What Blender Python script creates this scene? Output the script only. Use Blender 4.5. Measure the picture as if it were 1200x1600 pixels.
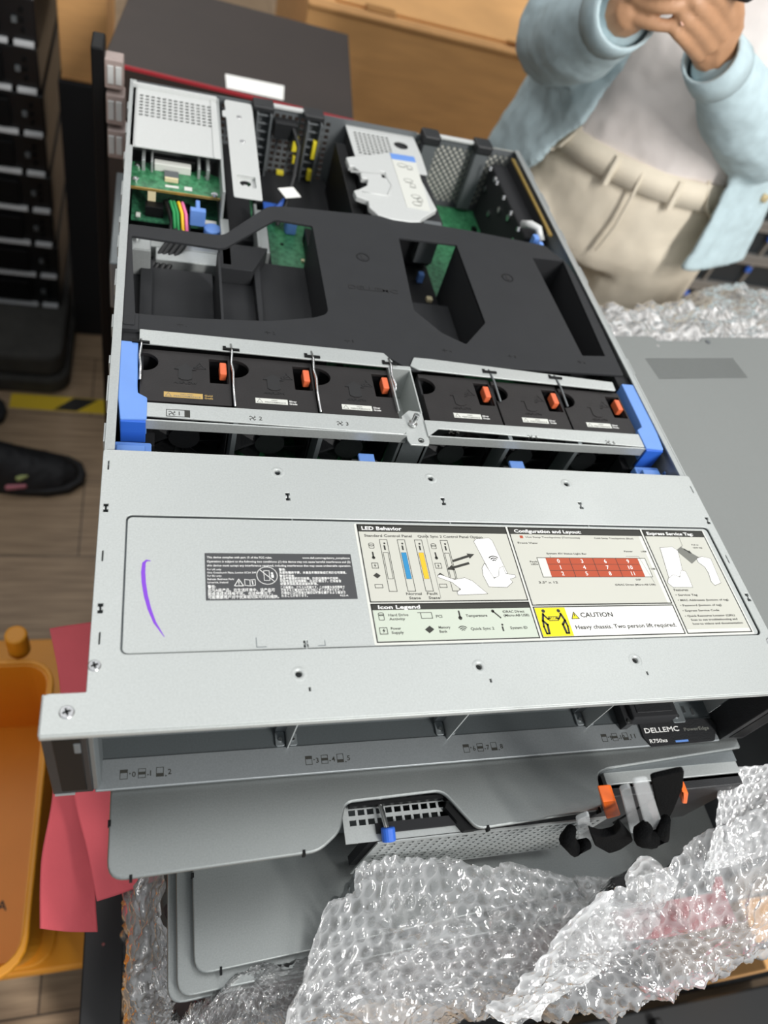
import bpy, bmesh, math, random
import numpy as np
from mathutils import Vector, Matrix
for o in list(bpy.data.objects): bpy.data.objects.remove(o)
SC = bpy.context.scene
COL = SC.collection
T = 0.95                      # height of the server's top plate above the floor (m)

# ---------------------------------------------------------------- camera, light, exposure
F_PX = 1178.6
CAMP = np.array([.026, -.149, .3734])            # in the server frame (m); origin = front left top corner
CAMR = np.array([[.954, -.163, .253], [-.024, .797, .603], [-.300, -.5813, .7562]])
u_, s_, v_ = np.linalg.svd(CAMR); CAMR = u_ @ v_
cd = bpy.data.cameras.new('camera'); cam = bpy.data.objects.new('camera', cd); COL.objects.link(cam)
cd.sensor_fit = 'VERTICAL'; cd.sensor_height = 36; cd.lens = 36 * F_PX / 1600
cd.clip_start = .01; cd.clip_end = 60
mw = Matrix([list(r) for r in CAMR.T]).to_4x4(); mw.translation = Vector((CAMP[0], CAMP[1], CAMP[2] + T))
cam.matrix_world = mw
cd.dof.use_dof = True; cd.dof.focus_distance = .50; cd.dof.aperture_fstop = 5.6
SC.camera = cam
SC.view_settings.view_transform = 'Standard'; SC.view_settings.look = 'None'
SC.view_settings.exposure = -0.12; SC.view_settings.gamma = 1; SC.view_settings.use_curve_mapping = False
wd = bpy.data.worlds.new('room'); SC.world = wd; wd.use_nodes = True
wd.node_tree.nodes['Background'].inputs[0].default_value = (.92, .96, 1, 1)
wd.node_tree.nodes['Background'].inputs[1].default_value = .72
def area(name, loc, sx, sy, power, colr=(1, .98, .95), tgt=None):
    l = bpy.data.lights.new(name, 'AREA'); l.shape = 'RECTANGLE'; l.size = sx; l.size_y = sy; l.energy = power; l.color = colr
    o = bpy.data.objects.new(name, l); COL.objects.link(o); o.location = loc
    if tgt is not None:
        o.rotation_euler = (Vector(tgt) - Vector(loc)).to_track_quat('-Z', 'Y').to_euler()
    return o
area('ceiling_or_fill_lamp', (-.55, .95, 2.75), .25, 1.6, 9)
area('ceiling_or_fill_lamp', (.55, .2, 2.75), .25, 1.6, 5)
area('ceiling_or_fill_lamp', (1.7, 1.4, 2.75), .25, 1.6, 14)
area('ceiling_or_fill_lamp', (-.3, 3.0, 2.75), .25, 1.6, 14)
area('ceiling_or_fill_lamp', (1.3, -1.6, 2.6), .25, 1.6, 88, tgt=(.8, 1.2, .9))  # added fill lamp aimed at the person, not one of the room's tubes

# ---------------------------------------------------------------- helpers
def at(px, py, z=None, x=None, y=None):
    """photo pixel -> point (mm, server frame) on the plane z=, x= or y= (mm)"""
    d = CAMR.T @ np.array([(px - 600) / F_PX, -(py - 800) / F_PX, -1.])
    o = CAMP * 1000
    t = (z - o[2]) / d[2] if z is not None else (x - o[0]) / d[0] if x is not None else (y - o[1]) / d[1]
    return o + t * d
def srgb(c):
    if isinstance(c, str):
        c = [int(c[i:i + 2], 16) / 255 for i in (0, 2, 4)]
    return tuple(((v / 12.92) if v <= .04045 else ((v + .055) / 1.055) ** 2.4) for v in c) + (1,)
MATS = {}
def mat(name, c, rough=.5, metal=0., noise=0., nscale=40, bump=0., bscale=200, coat=0, c2=None, alpha=None, stretch=None, spec=.5):
    m = bpy.data.materials.new(name); m.use_nodes = True; nt = m.node_tree; N = nt.nodes; L = nt.links
    b = N['Principled BSDF']; b.inputs['Base Color'].default_value = srgb(c)
    b.inputs['Roughness'].default_value = rough; b.inputs['Metallic'].default_value = metal
    b.inputs['Specular IOR Level'].default_value = spec
    if coat: b.inputs['Coat Weight'].default_value = coat
    tc = N.new('ShaderNodeTexCoord'); mp = N.new('ShaderNodeMapping'); L.new(tc.outputs['Object'], mp.inputs[0])
    if stretch: mp.inputs['Scale'].default_value = stretch
    if noise:
        n = N.new('ShaderNodeTexNoise'); n.inputs['Scale'].default_value = nscale; n.inputs['Detail'].default_value = 6
        L.new(mp.outputs[0], n.inputs['Vector'])
        r = N.new('ShaderNodeValToRGB'); a = srgb(c)
        lo = tuple(v * (1 - noise) for v in a[:3]) + (1,); hi = tuple(min(1, v * (1 + noise)) for v in a[:3]) + (1,)
        if c2: hi = srgb(c2)
        r.color_ramp.elements[0].color = lo; r.color_ramp.elements[1].color = hi
        r.color_ramp.elements[0].position = .3; r.color_ramp.elements[1].position = .7
        L.new(n.outputs['Fac'], r.inputs[0]); L.new(r.outputs[0], b.inputs['Base Color'])
    if bump:
        n2 = N.new('ShaderNodeTexNoise'); n2.inputs['Scale'].default_value = bscale; n2.inputs['Detail'].default_value = 4
        L.new(mp.outputs[0], n2.inputs['Vector'])
        bp = N.new('ShaderNodeBump'); bp.inputs['Strength'].default_value = bump; bp.inputs['Distance'].default_value = .001
        L.new(n2.outputs['Fac'], bp.inputs['Height']); L.new(bp.outputs[0], b.inputs['Normal'])
    if alpha is not None:
        b.inputs['Alpha'].default_value = alpha
    MATS[name] = m
    return m
def steel(name, c, rough=.42, metal=.75, noise=.06):
    m = mat(name, c, rough, metal, noise, 900, .05, 1500)
    nt = m.node_tree; N = nt.nodes; L = nt.links; b = N['Principled BSDF']
    n = N.new('ShaderNodeTexNoise'); n.inputs['Scale'].default_value = 14; n.inputs['Detail'].default_value = 8
    mr = N.new('ShaderNodeMapRange'); mr.inputs[3].default_value = rough - .08; mr.inputs[4].default_value = rough + .1
    tc = N.new('ShaderNodeTexCoord'); L.new(tc.outputs['Object'], n.inputs['Vector']); L.new(n.outputs['Fac'], mr.inputs[0]); L.new(mr.outputs[0], b.inputs['Roughness'])
    return m
steel('steel', 'b8bcba', .46, .5); steel('steel_dark', '7b8183', .45, .6); steel('steel_cover', '8d9190', .38, .85)
steel('steel_lid', '848785', .6, .35, .03); steel('steel_wall', 'a9adac', .45, .5); steel('paint_light', 'c8cac8', .5, .2, .03)
mat('chrome', 'dddddd', .2, 1); mat('black_plastic', '1d1e20', .5, 0, .12, 120, .25, 900); mat('shroud_plastic', '2b2c2e', .6, 0, .05, 60, .3, 1500, spec=.25)
mat('black', '0a0b0c', .5, spec=.2); mat('black_matte', '16171a', .8); mat('fan_plastic', '262424', .5, 0, .12, 70, .2, 800, spec=.3)
mat('emboss', '1b1b1c', .6); mat('blue_plastic', '6690d6', .42, 0, .03, 50); mat('blue_deep', '2d62c4', .4)
mat('orange_tab', 'd9683f', .45); mat('orange_latch', 'f26a12', .4); mat('ink', '2b2b26', .6); mat('ink_grey', '6f706a', .6)
mat('label_white', 'd0d1ca', .5, 0, .02, 20); mat('label_panel', 'bebeb4', .5, 0, .015, 20); mat('label_green', 'bcc4b6', .5); mat('label_black', '3f4042', .5)
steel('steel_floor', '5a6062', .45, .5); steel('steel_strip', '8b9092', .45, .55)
mat('paper', 'f2f1ec', .7); mat('print_white', 'e9e9e6', .6); mat('label_gold', 'b99a58', .5); mat('led_blue', '2482b4', .5); mat('led_amber', 'eab320', .5)
mat('bay_red', 'a94320', .5); mat('caution_yellow', 'ddcf00', .5); mat('marker', '7a3ac4', .5); mat('pcb', '1f6a40', .4, 0, .35, 220, c2='4a9266')
mat('pcb_dark', '1c4a36', .4, 0, .3, 250, c2='3c7a58'); mat('gold_edge', 'a58a4a', .4, .6); mat('cream', 'd8cba4', .5); mat('yellow_plastic', 'e0cf30', .5)
mat('grey_plastic', '5d6163', .5); mat('cable_red', 'c02a2a', .5); mat('cable_green', '1f8a4a', .5); mat('cable_yellow', 'f0c020', .5); mat('cable_pink', 'e070a0', .5)
mat('cable_black', '111214', .5); mat('pinkish', 'a89892', .5, .3, .1, 60); mat('rubber', '3d3c39', .85, 0, .2, 25); mat('tray_black', '121315', .35, .1)
mat('white_edge', 'c9ccce', .5); mat('tape_yellow', 'd8b92a', .55); mat('tape_black', '23211f', .6)
mat('cardboard', 'd3a066', .85, 0, .09, 9, .2, 60, stretch=(1, 1, 6)); mat('cardboard_edge', 'b98a56', .85, 0, .08, 30); mat('carton_dark', '2f2622', .55, 0, .08, 12); mat('stripe_red', 'a5242e', .6)
mat('packing_tape', 'a4733a', .3, 0, .1, 20)
mat('yellow_bin', 'd68e1a', .45, 0, .08, 6); mat('foam_red', 'cf565e', .75, 0, .05, 25, .3, 400); mat('frame_black', '1e1f20', .5)
mat('khaki', 'e8ddc9', .9, 0, .05, 30, .5, 900); mat('tshirt', 'e8dfda', .9, 0, .03, 30, .3, 700); mat('denim', 'bacdd2', .9, 0, .08, 60, .4, 1100)
mat('skin', 'bd8f6c', .5, 0, .06, 50, .12, 500); mat('hair', '1d1613', .5); mat('nail', 'dcae98', .3); mat('shoe_black', '141519', .6, 0, .2, 50, .4, 500); mat('cloth_black', '14151a', .9, 0, .15, 40)
mat('button', 'cdb88c', .4); mat('iris_purple', '6a4c98', .4); mat('iris_green', 'a5b070', .4); mat('iris_pink', 'b8707c', .4); mat('iris_blue', '3a5f9a', .4)
mat('clear_plastic', 'd4d8d9', .15, 0, 0, alpha=.42); mat('velcro', '08090a', .95, 0, .3, 300, .8, 900, spec=.1)
mat('bundle', '4a3f3f', .7, 0, .25, 30); mat('rack_rail', '8a8680', .5, .3); mat('rack_face', '23292d', .5); mat('sticker_yellow', 'e8a92c', .5)

class MB:
    def __init__(s): s.v = []; s.f = []
    def add(s, v, f, M=None):
        n = len(s.v)
        if M is not None: v = [tuple(M @ Vector(p)) for p in v]
        s.v += [tuple(p) for p in v]; s.f += [tuple(n + i for i in q) for q in f]; return s
    def box(s, x0, x1, y0, y1, z0, z1, M=None):
        v = [(x, y, z) for z in (z0, z1) for y in (y0, y1) for x in (x0, x1)]
        return s.add(v, [(0, 2, 3, 1), (4, 5, 7, 6), (0, 1, 5, 4), (2, 6, 7, 3), (0, 4, 6, 2), (1, 3, 7, 5)], M)
    def prism(s, poly, z0, z1, M=None, top=None):
        n = len(poly); top = top or poly
        a = sum(poly[i][0] * poly[(i + 1) % n][1] - poly[(i + 1) % n][0] * poly[i][1] for i in range(n))
        if a < 0: poly = poly[::-1]; top = top[::-1]
        v = [(p[0], p[1], z0) for p in poly] + [(p[0], p[1], z1) for p in top]
        f = [tuple(range(n))[::-1], tuple(range(n, 2 * n))] + [(i, (i + 1) % n, n + (i + 1) % n, n + i) for i in range(n)]
        return s.add(v, f, M)
    def tube(s, pts, r, n=10, cap=True):
        pts = [Vector(p) for p in pts]; rr = r if isinstance(r, (list, tuple)) else [r] * len(pts)
        v = []; f = []; up = None
        for i, p in enumerate(pts):
            d = (pts[min(i + 1, len(pts) - 1)] - pts[max(i - 1, 0)]).normalized()
            if up is None: up = d.orthogonal().normalized()
            up = (up - d * up.dot(d)).normalized(); w = d.cross(up)
            for k in range(n):
                a = 2 * math.pi * k / n; v.append(tuple(p + (up * math.cos(a) + w * math.sin(a)) * rr[i]))
        for i in range(len(pts) - 1):
            for k in range(n): f.append((i * n + k, i * n + (k + 1) % n, (i + 1) * n + (k + 1) % n, (i + 1) * n + k))
        if cap: f += [tuple(range(n))[::-1], tuple(range((len(pts) - 1) * n, len(pts) * n))]
        return s.add(v, f)
    def cyl(s, p0, p1, r, n=20, r1=None): return s.tube([p0, p1], [r, r if r1 is None else r1], n)
    def loft(s, rings, cap=True, closed=True):
        n = len(rings[0]); v = [p for r in rings for p in r]; f = []
        for i in range(len(rings) - 1):
            for k in range(n if closed else n - 1): f.append((i * n + k, i * n + (k + 1) % n, (i + 1) * n + (k + 1) % n, (i + 1) * n + k))
        if cap: f += [tuple(range(n))[::-1], tuple(range((len(rings) - 1) * n, len(rings) * n))]
        return s.add(v, f)
    def plate(s, outer, holes, z0, z1, bev=0., M=None):
        v, f = curve_plate(outer, holes, z0, z1, bev); return s.add(v, f, M)
    def text(s, txt, x, y, h, w=None, z=0., t=.12, M=None, align='L'):
        v, f = text_mesh(txt)
        if not v: return s
        x0 = min(p[0] for p in v); x1 = max(p[0] for p in v); sc = h / .70; sx = sc
        if w: sx = w / max(1e-6, x1 - x0)
        off = x - x0 * sx - (0 if align == 'L' else (x1 - x0) * sx / 2)
        return s.add([(off + p[0] * sx, y + p[1] * sc, z + (t if p[2] > 0 else 0)) for p in v], f, M)
    def split(s, name, m, parent=None, **k):
        par = list(range(len(s.v)))
        def find(i):
            while par[i] != i: par[i] = par[par[i]]; i = par[i]
            return i
        for q in s.f:
            for i in q[1:]: par[find(i)] = find(q[0])
        gr = {}
        for q in s.f: gr.setdefault(find(q[0]), []).append(q)
        out = []
        for fs in gr.values():
            idx = sorted({i for q in fs for i in q}); mp = {i: n for n, i in enumerate(idx)}
            b = MB(); b.v = [s.v[i] for i in idx]; b.f = [tuple(mp[i] for i in q) for q in fs]; out.append(b.build(name, m, parent, **k))
        return out[0]
    def build(s, name, m, parent=None, bevel=0, smooth=False, mods=None, seg=2):
        me = bpy.data.meshes.new(name)
        ob = bpy.data.objects.new(name, me); COL.objects.link(ob)
        if parent:
            r = parent
            while r.parent: r = r.parent
            org = np.array(r.location); ob.parent = parent
            if parent is not r: pass
        else:
            a = np.array(s.v) * .001; org = np.array([(a[:, 0].min() + a[:, 0].max()) / 2, (a[:, 1].min() + a[:, 1].max()) / 2, a[:, 2].min() + T])
            ob.location = org
        a = np.array(s.v, float) * .001 + np.array([0, 0, T]) - org
        me.from_pydata(a.tolist(), [], s.f); me.update()
        me.materials.append(MATS[m] if isinstance(m, str) else m)
        if smooth:
            for p in me.polygons: p.use_smooth = True
        if bevel:
            b = ob.modifiers.new('bevel', 'BEVEL'); b.width = bevel * .001; b.segments = seg; b.limit_method = 'ANGLE'; b.angle_limit = math.radians(40)
        for k in (mods or []): k(ob)
        return ob
_tc = {}
BOLD = .012
def mesh_of(cu):
    ob = bpy.data.objects.new('tmp', cu); COL.objects.link(ob)
    dg = bpy.context.evaluated_depsgraph_get(); me = bpy.data.meshes.new_from_object(ob.evaluated_get(dg))
    v = [tuple(p.co) for p in me.vertices]; f = [tuple(p.vertices) for p in me.polygons]
    bpy.data.objects.remove(ob); bpy.data.meshes.remove(me); bpy.data.curves.remove(cu)
    return v, f
def text_mesh(t):
    key = t; 
    if (t, BOLD) not in _tc:
        cu = bpy.data.curves.new('t', 'FONT'); cu.body = t; cu.size = 1; cu.extrude = .01; cu.offset = BOLD; cu.resolution_u = 2
        _tc[(t, BOLD)] = mesh_of(cu)
    return _tc[(t, BOLD)]
def curve_plate(outer, holes, z0, z1, bev=0.):
    cu = bpy.data.curves.new('c', 'CURVE'); cu.dimensions = '2D'; cu.fill_mode = 'BOTH'
    cu.extrude = max(1e-4, (z1 - z0) / 2 - bev); cu.bevel_depth = bev; cu.bevel_resolution = 2; cu.offset = -bev
    for loop in [outer] + list(holes):
        sp = cu.splines.new('POLY'); sp.points.add(len(loop) - 1); sp.use_cyclic_u = True
        for i, p in enumerate(loop): sp.points[i].co = (p[0], p[1], 0, 1)
    v, f = mesh_of(cu); zc = (z0 + z1) / 2
    return [(p[0], p[1], p[2] + zc) for p in v], f
def rr(x0, x1, y0, y1, r=0, n=5):
    if r <= 0: return [(x0, y0), (x1, y0), (x1, y1), (x0, y1)]
    o = []
    for cx, cy, a in ((x1 - r, y0 + r, -90), (x1 - r, y1 - r, 0), (x0 + r, y1 - r, 90), (x0 + r, y0 + r, 180)):
        for i in range(n + 1):
            t = math.radians(a + 90 * i / n); o.append((cx + r * math.cos(t), cy + r * math.sin(t)))
    return o
def circ(x, y, r, n=16, ry=None): return [(x + r * math.cos(2 * math.pi * i / n), y + (ry or r) * math.sin(2 * math.pi * i / n)) for i in range(n)]
def round_poly(pts, r, n=5):
    out = []; m = len(pts)
    for i in range(m):
        p = Vector(pts[i][:2]); a = Vector(pts[i - 1][:2]); b = Vector(pts[(i + 1) % m][:2]); R = pts[i][2] if len(pts[i]) > 2 else r
        da = (a - p); db = (b - p); ra = min(R, da.length * .45, db.length * .45)
        if ra <= 0: out.append(tuple(p)); continue
        s = p + da.normalized() * ra; e = p + db.normalized() * ra
        for k in range(n + 1):
            t = k / n; out.append(tuple((1 - t) ** 2 * s + 2 * t * (1 - t) * p + t * t * e))
    return out
def sweep_line(pts, w):
    """flat polyline outline of width w"""
    L = []; R = []
    for i, p in enumerate(pts):
        a = Vector(pts[max(i - 1, 0)]); b = Vector(pts[min(i + 1, len(pts) - 1)]); d = (b - a).normalized(); n = Vector((-d.y, d.x)) * w / 2
        L.append((p[0] + n.x, p[1] + n.y)); R.append((p[0] - n.x, p[1] - n.y))
    return L, R
def line(mb, pts, w, z, t=.1, closed=False, M=None):
    if closed: pts = list(pts) + [pts[0]]
    for i in range(len(pts) - 1):
        a = Vector(pts[i]); b = Vector(pts[i + 1]); d = (b - a)
        if d.length < 1e-6: continue
        d.normalize(); n = Vector((-d.y, d.x)) * w / 2; a = a - d * w * .4; b = b + d * w * .4
        mb.prism([tuple(a + n), tuple(a - n), tuple(b - n), tuple(b + n)], z, z + t, M)
def tag(o, label=None, cat=None, group=None, kind=None):
    if label: o['label'] = label
    if cat: o['category'] = cat
    if group: o['group'] = group
    if kind: o['kind'] = kind
    return o
def thing(name, loc, label, cat, group=None, kind=None):
    o = bpy.data.objects.new(name, None); COL.objects.link(o); o.empty_display_size = .02
    o.location = (loc[0] * .001, loc[1] * .001, loc[2] * .001 + T); return tag(o, label, cat, group, kind)
def plane_M(o, ex, ey):
    """maps local x,y,z(mm) to origin o with axes ex, ey and their normal"""
    ex = Vector(ex).normalized(); ey = Vector(ey); ey = (ey - ex * ey.dot(ex)).normalized(); n = ex.cross(ey)
    M = Matrix((ex, ey, n)).transposed().to_4x4(); M.translation = Vector(o); return M
def rotz(deg, o=(0, 0, 0)):
    M = Matrix.Rotation(math.radians(deg), 4, 'Z'); M.translation = Vector(o); return M
def cross_screw(parent, x, y, z, r=3.4, M=None, name='screw'):
    a = MB().cyl((0, 0, 0), (0, 0, .5), r, 24, r * .85)
    s = a.v; a = MB().add(s, a.f, Matrix.Translation((x, y, z)) if M is None else M)
    o = a.build(name, 'chrome', parent)
    b = MB(); MM = Matrix.Translation((x, y, z)) if M is None else M
    for ang in (20, 110):
        R = MM @ rotz(ang); b.box(-r * .55, r * .55, -r * .16, r * .16, .5, .56, R)
    b.build('cross_recess', 'emboss', o)
    return o
# ---------------------------------------------------------------- the setting
fl = MB().box(-2500, 3500, -1500, 4500, -T * 1000 - 30, -T * 1000)
def floor_mat():
    m = bpy.data.materials.new('floor_planks'); m.use_nodes = True; nt = m.node_tree; N = nt.nodes; L = nt.links; b = N['Principled BSDF']
    tc = N.new('ShaderNodeTexCoord'); mp = N.new('ShaderNodeMapping'); L.new(tc.outputs['Object'], mp.inputs[0])
    br = N.new('ShaderNodeTexBrick'); br.inputs['Scale'].default_value = 1; br.inputs['Brick Width'].default_value = 1.2; br.inputs['Row Height'].default_value = .19
    br.inputs['Mortar Size'].default_value = .0015; br.inputs['Color1'].default_value = srgb('b79d80'); br.inputs['Color2'].default_value = srgb('a68e72'); br.inputs['Mortar'].default_value = srgb('5d4f41')
    L.new(mp.outputs[0], br.inputs['Vector'])
    mp2 = N.new('ShaderNodeMapping'); mp2.inputs['Scale'].default_value = (3, 40, 1); L.new(tc.outputs['Object'], mp2.inputs[0])
    n = N.new('ShaderNodeTexNoise'); n.inputs['Scale'].default_value = 3; n.inputs['Detail'].default_value = 8; L.new(mp2.outputs[0], n.inputs['Vector'])
    mx = N.new('ShaderNodeMixRGB'); mx.blend_type = 'MULTIPLY'; mx.inputs[0].default_value = .6; L.new(br.outputs[0], mx.inputs[1])
    r = N.new('ShaderNodeValToRGB'); r.color_ramp.elements[0].color = (.45, .42, .4, 1); r.color_ramp.elements[0].position = .35; r.color_ramp.elements[1].position = .65; L.new(n.outputs['Fac'], r.inputs[0])
    L.new(r.outputs[0], mx.inputs[2]); L.new(mx.outputs[0], b.inputs['Base Color']); b.inputs['Roughness'].default_value = .5
    return m
MATS['floor'] = floor_mat()
fo = fl.build('floor', 'floor'); tag(fo, kind='structure')
mat('wall', '8d8a84', .8, 0, .04, 5)
tag(MB().box(-2500, 3500, 4500, 4560, -950, 1850).build('wall_back', 'wall'), kind='structure')

tag(MB().box(3500, 3560, -1500, 4560, -950, 1850).build('wall_right', 'wall'), kind='structure')
tag(MB().box(-2560, -2500, -1500, 4560, -950, 1850).build('wall_left', 'wall'), kind='structure')
# ---------------------------------------------------------------- the open server (top of the stack)
H = -86.8; D = 680.
srv = thing('rack_server', (217, 340, H), 'open steel rack server on top of the stack, front bays empty and lid off', 'server')
P1 = 181.7
# top plate with ears, embossed field, countersunk holes and slots
outer = round_poly([(-20, 0, 1), (454, 0, 1), (454, 21, 3), (434.5, 21, .5), (434.5, P1, 2), (-.5, P1, 2), (-.5, 21, .5), (-20, 21, 3)], 1)
def ih(x, y, w=2.6, h=6.2):
    return [(x - w / 2, y + h / 2), (x - w / 2, y + h / 2 - 2), (x - .45, y + .9), (x - .45, y - .9), (x - w / 2, y - h / 2 + 2), (x - w / 2, y - h / 2), (x + w / 2, y - h / 2), (x + w / 2, y - h / 2 + 2), (x + .45, y - .9), (x + .45, y + .9), (x + w / 2, y + h / 2 - 2), (x + w / 2, y + h / 2)]
HX = (106.6, 213.2, 320)
holes = [rr(14.6, 427.3, 41, 131.4, 3.5)]
holes += [circ(x, y, 1.9) for x in HX for y in (168.3, 26)]
holes += [ih(x + 5, 148.6) for x in HX] + [rr(x + 4.6, x + 5.6, 15.9, 18.3, .3) for x in HX]
holes += [ih(3.1, 136.2), ih(3.6, 68.7), ih(430.8, 137.8), ih(431.6, 70.5)]
holes += [rr(x - .35, x + .35, y - 3.6, y + 3.6, .3) for x, y in ((3.0, 169), (3, 102.4), (4.1, 50.8), (430.9, 102.8), (431, 168))]
top = MB().plate(outer, holes, -1.3, 0, .45).build('top_plate', 'steel', srv, smooth=False)
for p in top.data.polygons: p.use_smooth = False
fieldo = MB().plate(rr(15.5, 426.4, 41.9, 130.5, 3), [ih(112.5, 44.6, 2.4, 4.4)], -2.5, -1.1, .3).build('recessed_field', 'steel', top)
MB().plate(rr(13, 429, 39.5, 133, 4), [ih(112.5, 44.6, 2.4, 4.4)], -3.6, -2.6).build('field_tray', 'steel_dark', top)
b = MB()
b.box(-20, 454, -.9, .2, -4.6, -.6).box(-20.6, -19.2, 0, 21, -7, -.6).box(453.2, 454.6, 0, 21, -7, -.6)
b.build('front_flange', 'steel', top, bevel=.5)
ring = MB()
for x in HX:
    for y in (168.3, 26):
        n = 28
        rings = [[(x + r * math.cos(2 * math.pi * k / n), y + r * math.sin(2 * math.pi * k / n), z) for k in range(n)] for r, z in ((4.6, .02), (3.6, .28), (2.6, .3), (1.95, -.4), (1.8, -1.6))]
        ring.loft(rings, cap=False)
ring.split('hole_rim', 'steel', top, smooth=True)
cross_screw(top, 2.6, 35.2, .1, 3.3); cross_screw(top, -8.6, 11, .1, 3.6); cross_screw(top, 442.6, 11, .1, 3.6); cross_screw(top, 431.2, 35.2, .1, 3.3)
# corner registration marks on the plate
mk = MB()
for x, y in ((86, 41.6), (148, 72)):
    pass
line(mk, [(85.2, 49), (85.2, 43.4), (90.5, 43.4)], .5, -1.1); line(mk, [(119.5, 43.2), (123.6, 43.2), (123.6, 46.5)], .4, -1.1)
mk.split('layout_tick', 'steel_dark', top)
# purple pen stroke
pts = [(28.8, 99.6), (26.6, 99.9), (25.2, 98.2), (24.9, 92), (25.4, 85), (26.6, 77), (28.6, 68.5), (31.5, 60), (36.6, 51)]
wd_ = [.4, 1.2, 1.9, 2.3, 2.3, 2.2, 2, 1.5, .3]
L_ = []; R_ = []
for i, p in enumerate(pts):
    a = Vector(pts[max(i - 1, 0)]); c = Vector(pts[min(i + 1, len(pts) - 1)]); d = (c - a).normalized(); n = Vector((-d.y, d.x)) * wd_[i] / 2
    L_.append((p[0] + n.x, p[1] + n.y)); R_.append((p[0] - n.x, p[1] - n.y))
mkp = MB()
for i in range(len(pts) - 1): mkp.prism([L_[i], R_[i], R_[i + 1], L_[i + 1]], -1.12, -1.02)
tag(mkp.build('pen_stroke', 'marker', top), 'curved purple marker stroke')

# --- black regulatory label
def G(px, py, z=-1.): return tuple(at(px, py, z=z)[:2])
Z0 = -1.1
x0, y0 = 58.8, 73.2; x1, y1 = 147, 105.2
lab = MB().box(x0, x1, y0, y1, Z0, Z0 + .12).build('regulatory_label', 'label_black', top)
tw = MB(); ZT = Z0 + .12
def row(t, x, y, h, w): tw.text(t, x, y, h, w, z=ZT, t=.06)
row('This device complies with part 15 of the FCC rules.', 60, 101.6, 1.35, 38)
row('www.dell.com/regulatory_compliance', 116.5, 101.6, 1.3, 29.5)
row('Operation is subject to the following two conditions: (1) this device may not cause harmful interference and (2)', 60, 98.7, 1.35, 86)
row('this device must accept any interference received, including interference that may cause undesirable operation.', 60, 95.9, 1.35, 86)
row('For UK only:', 60, 93.3, 1.1, 8); row('One Creechurch Place, London EC3A 5AF', 60, 91.1, 1.1, 28); row('For EU only:', 60, 88.9, 1.1, 8)
row('Raheen Business Park', 60, 86.7, 1.1, 15); row('Limerick, Ireland', 60, 84.5, 1.1, 11.5)
row('警告:', 60, 81.2, 1.7, 4.5); row('此为A级产品。在生活环境中，该产品可', 60, 78.9, 1.7, 38); row('能会造成无线电干扰。 在这种情况下，', 60, 76.6, 1.7, 36.5); row('可能需要用户对干扰采取切实可行的措施。', 60, 74.3, 1.7, 40)
row('警告:', 101.5, 93, 1.4, 4); row('為避免電磁干擾，本產品不應安裝或使用於住宅環境。', 101.5, 90.9, 1.4, 41)
row('警告使用者:', 101.5, 88.7, 1.3, 9); row('此為甲類資訊技術設備，於居住環境中使用時，', 101.5, 86.8, 1.4, 36); row('可能會造成射頻擾動，在此種情況下，使用者會', 101.5, 84.9, 1.4, 37); row('被要求採取某些適當的對策。', 101.5, 83, 1.4, 22.5)
row('この装置は、クラスＡ機器です。この装置を住宅環境で', 101.5, 80.7, 1.4, 38.5); row('使用すると電波妨害を引き起こすことがあります。こ', 101.5, 78.8, 1.4, 38); row('の場合には使用者が適切な対策を講ずるよう要求さ', 101.5, 76.9, 1.4, 38.5); row('れることがあります。', 101.5, 75, 1.4, 15.5); row('R22-A', 136.5, 75, 1.1, 5)
cx, cy = 94.2, 89.6
for r_ in (6.0,):
    pp = circ(cx, cy, r_, 36); line(tw, pp, .45, ZT, .06, True)
line(tw, [(cx - 4.2, cy + 4.2), (cx + 4.2, cy - 4.2)], .4, ZT, .06)
line(tw, rr(cx - 1.8, cx + 1.4, cy - 3.4, cy + 3.4), .3, ZT, .06, True)
tw.prism(circ(cx + 3, cy + 1.6, .7, 10), ZT, ZT + .06); tw.box(cx + 2.4, cx + 3.9, cy - 1.5, cy + .7, ZT, ZT + .06)
line(tw, [(75, 82.6), (80.2, 82.6), (77.6, 87.2)], .4, ZT, .06, True); tw.box(77.4, 77.8, 84.1, 85.9, ZT, ZT + .06); tw.box(77.4, 77.8, 83.2, 83.6, ZT, ZT + .06)
line(tw, [(81, 83), (84, 82.5), (87, 83), (87, 87), (84, 86.5), (81, 87)], .3, ZT, .06, True); line(tw, [(84, 82.5), (84, 86.5)], .3, ZT, .06); line(tw, [(85.6, 83.6), (85.3, 86)], .5, ZT, .06)
tw.build('regulatory_print', 'print_white', lab)

# --- system information label
il = MB().plate(rr(152.4, 422.6, 42.2, 128.8, 1), [], Z0, Z0 + .12).build('information_label', 'label_white', top)
ZB = Z0 + .12; ZI = ZB + .08; ZJ = ZI + .08
pan = MB(); pan.box(155, 258.6, 71.4, 122.6, ZB, ZB + .08).box(262, 363.5, 67.5, 122.6, ZB, ZB + .08).box(369.5, 420.3, 47, 122.6, ZB, ZB + .08)
pan.build('grey_panels', 'label_panel', il)
MB().box(155, 258.6, 44.6, 65.5, ZB, ZB + .08).box(264, 366.6, 67.5, 67.6, ZB, ZB + .08).build('legend_panel', 'label_green', il)
ink = MB()
def box_frame(xa, xb, ya, yb, w=.7):
    line(ink, [(xa, ya), (xb, ya), (xb, yb), (xa, yb)], w, ZI, .08, True)
box_frame(154.4, 259, 70.8, 128); ink.box(154.4, 259, 122.6, 128.2, ZI, ZI + .08)
box_frame(154.4, 259, 44, 69.2); ink.box(154.4, 259, 65.2, 69.2, ZI, ZI + .08)
box_frame(261.2, 366.6, 67.0, 128); ink.box(261.2, 366.6, 122.6, 128.2, ZI, ZI + .08)
box_frame(261.2, 366.6, 44, 65.6)
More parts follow.
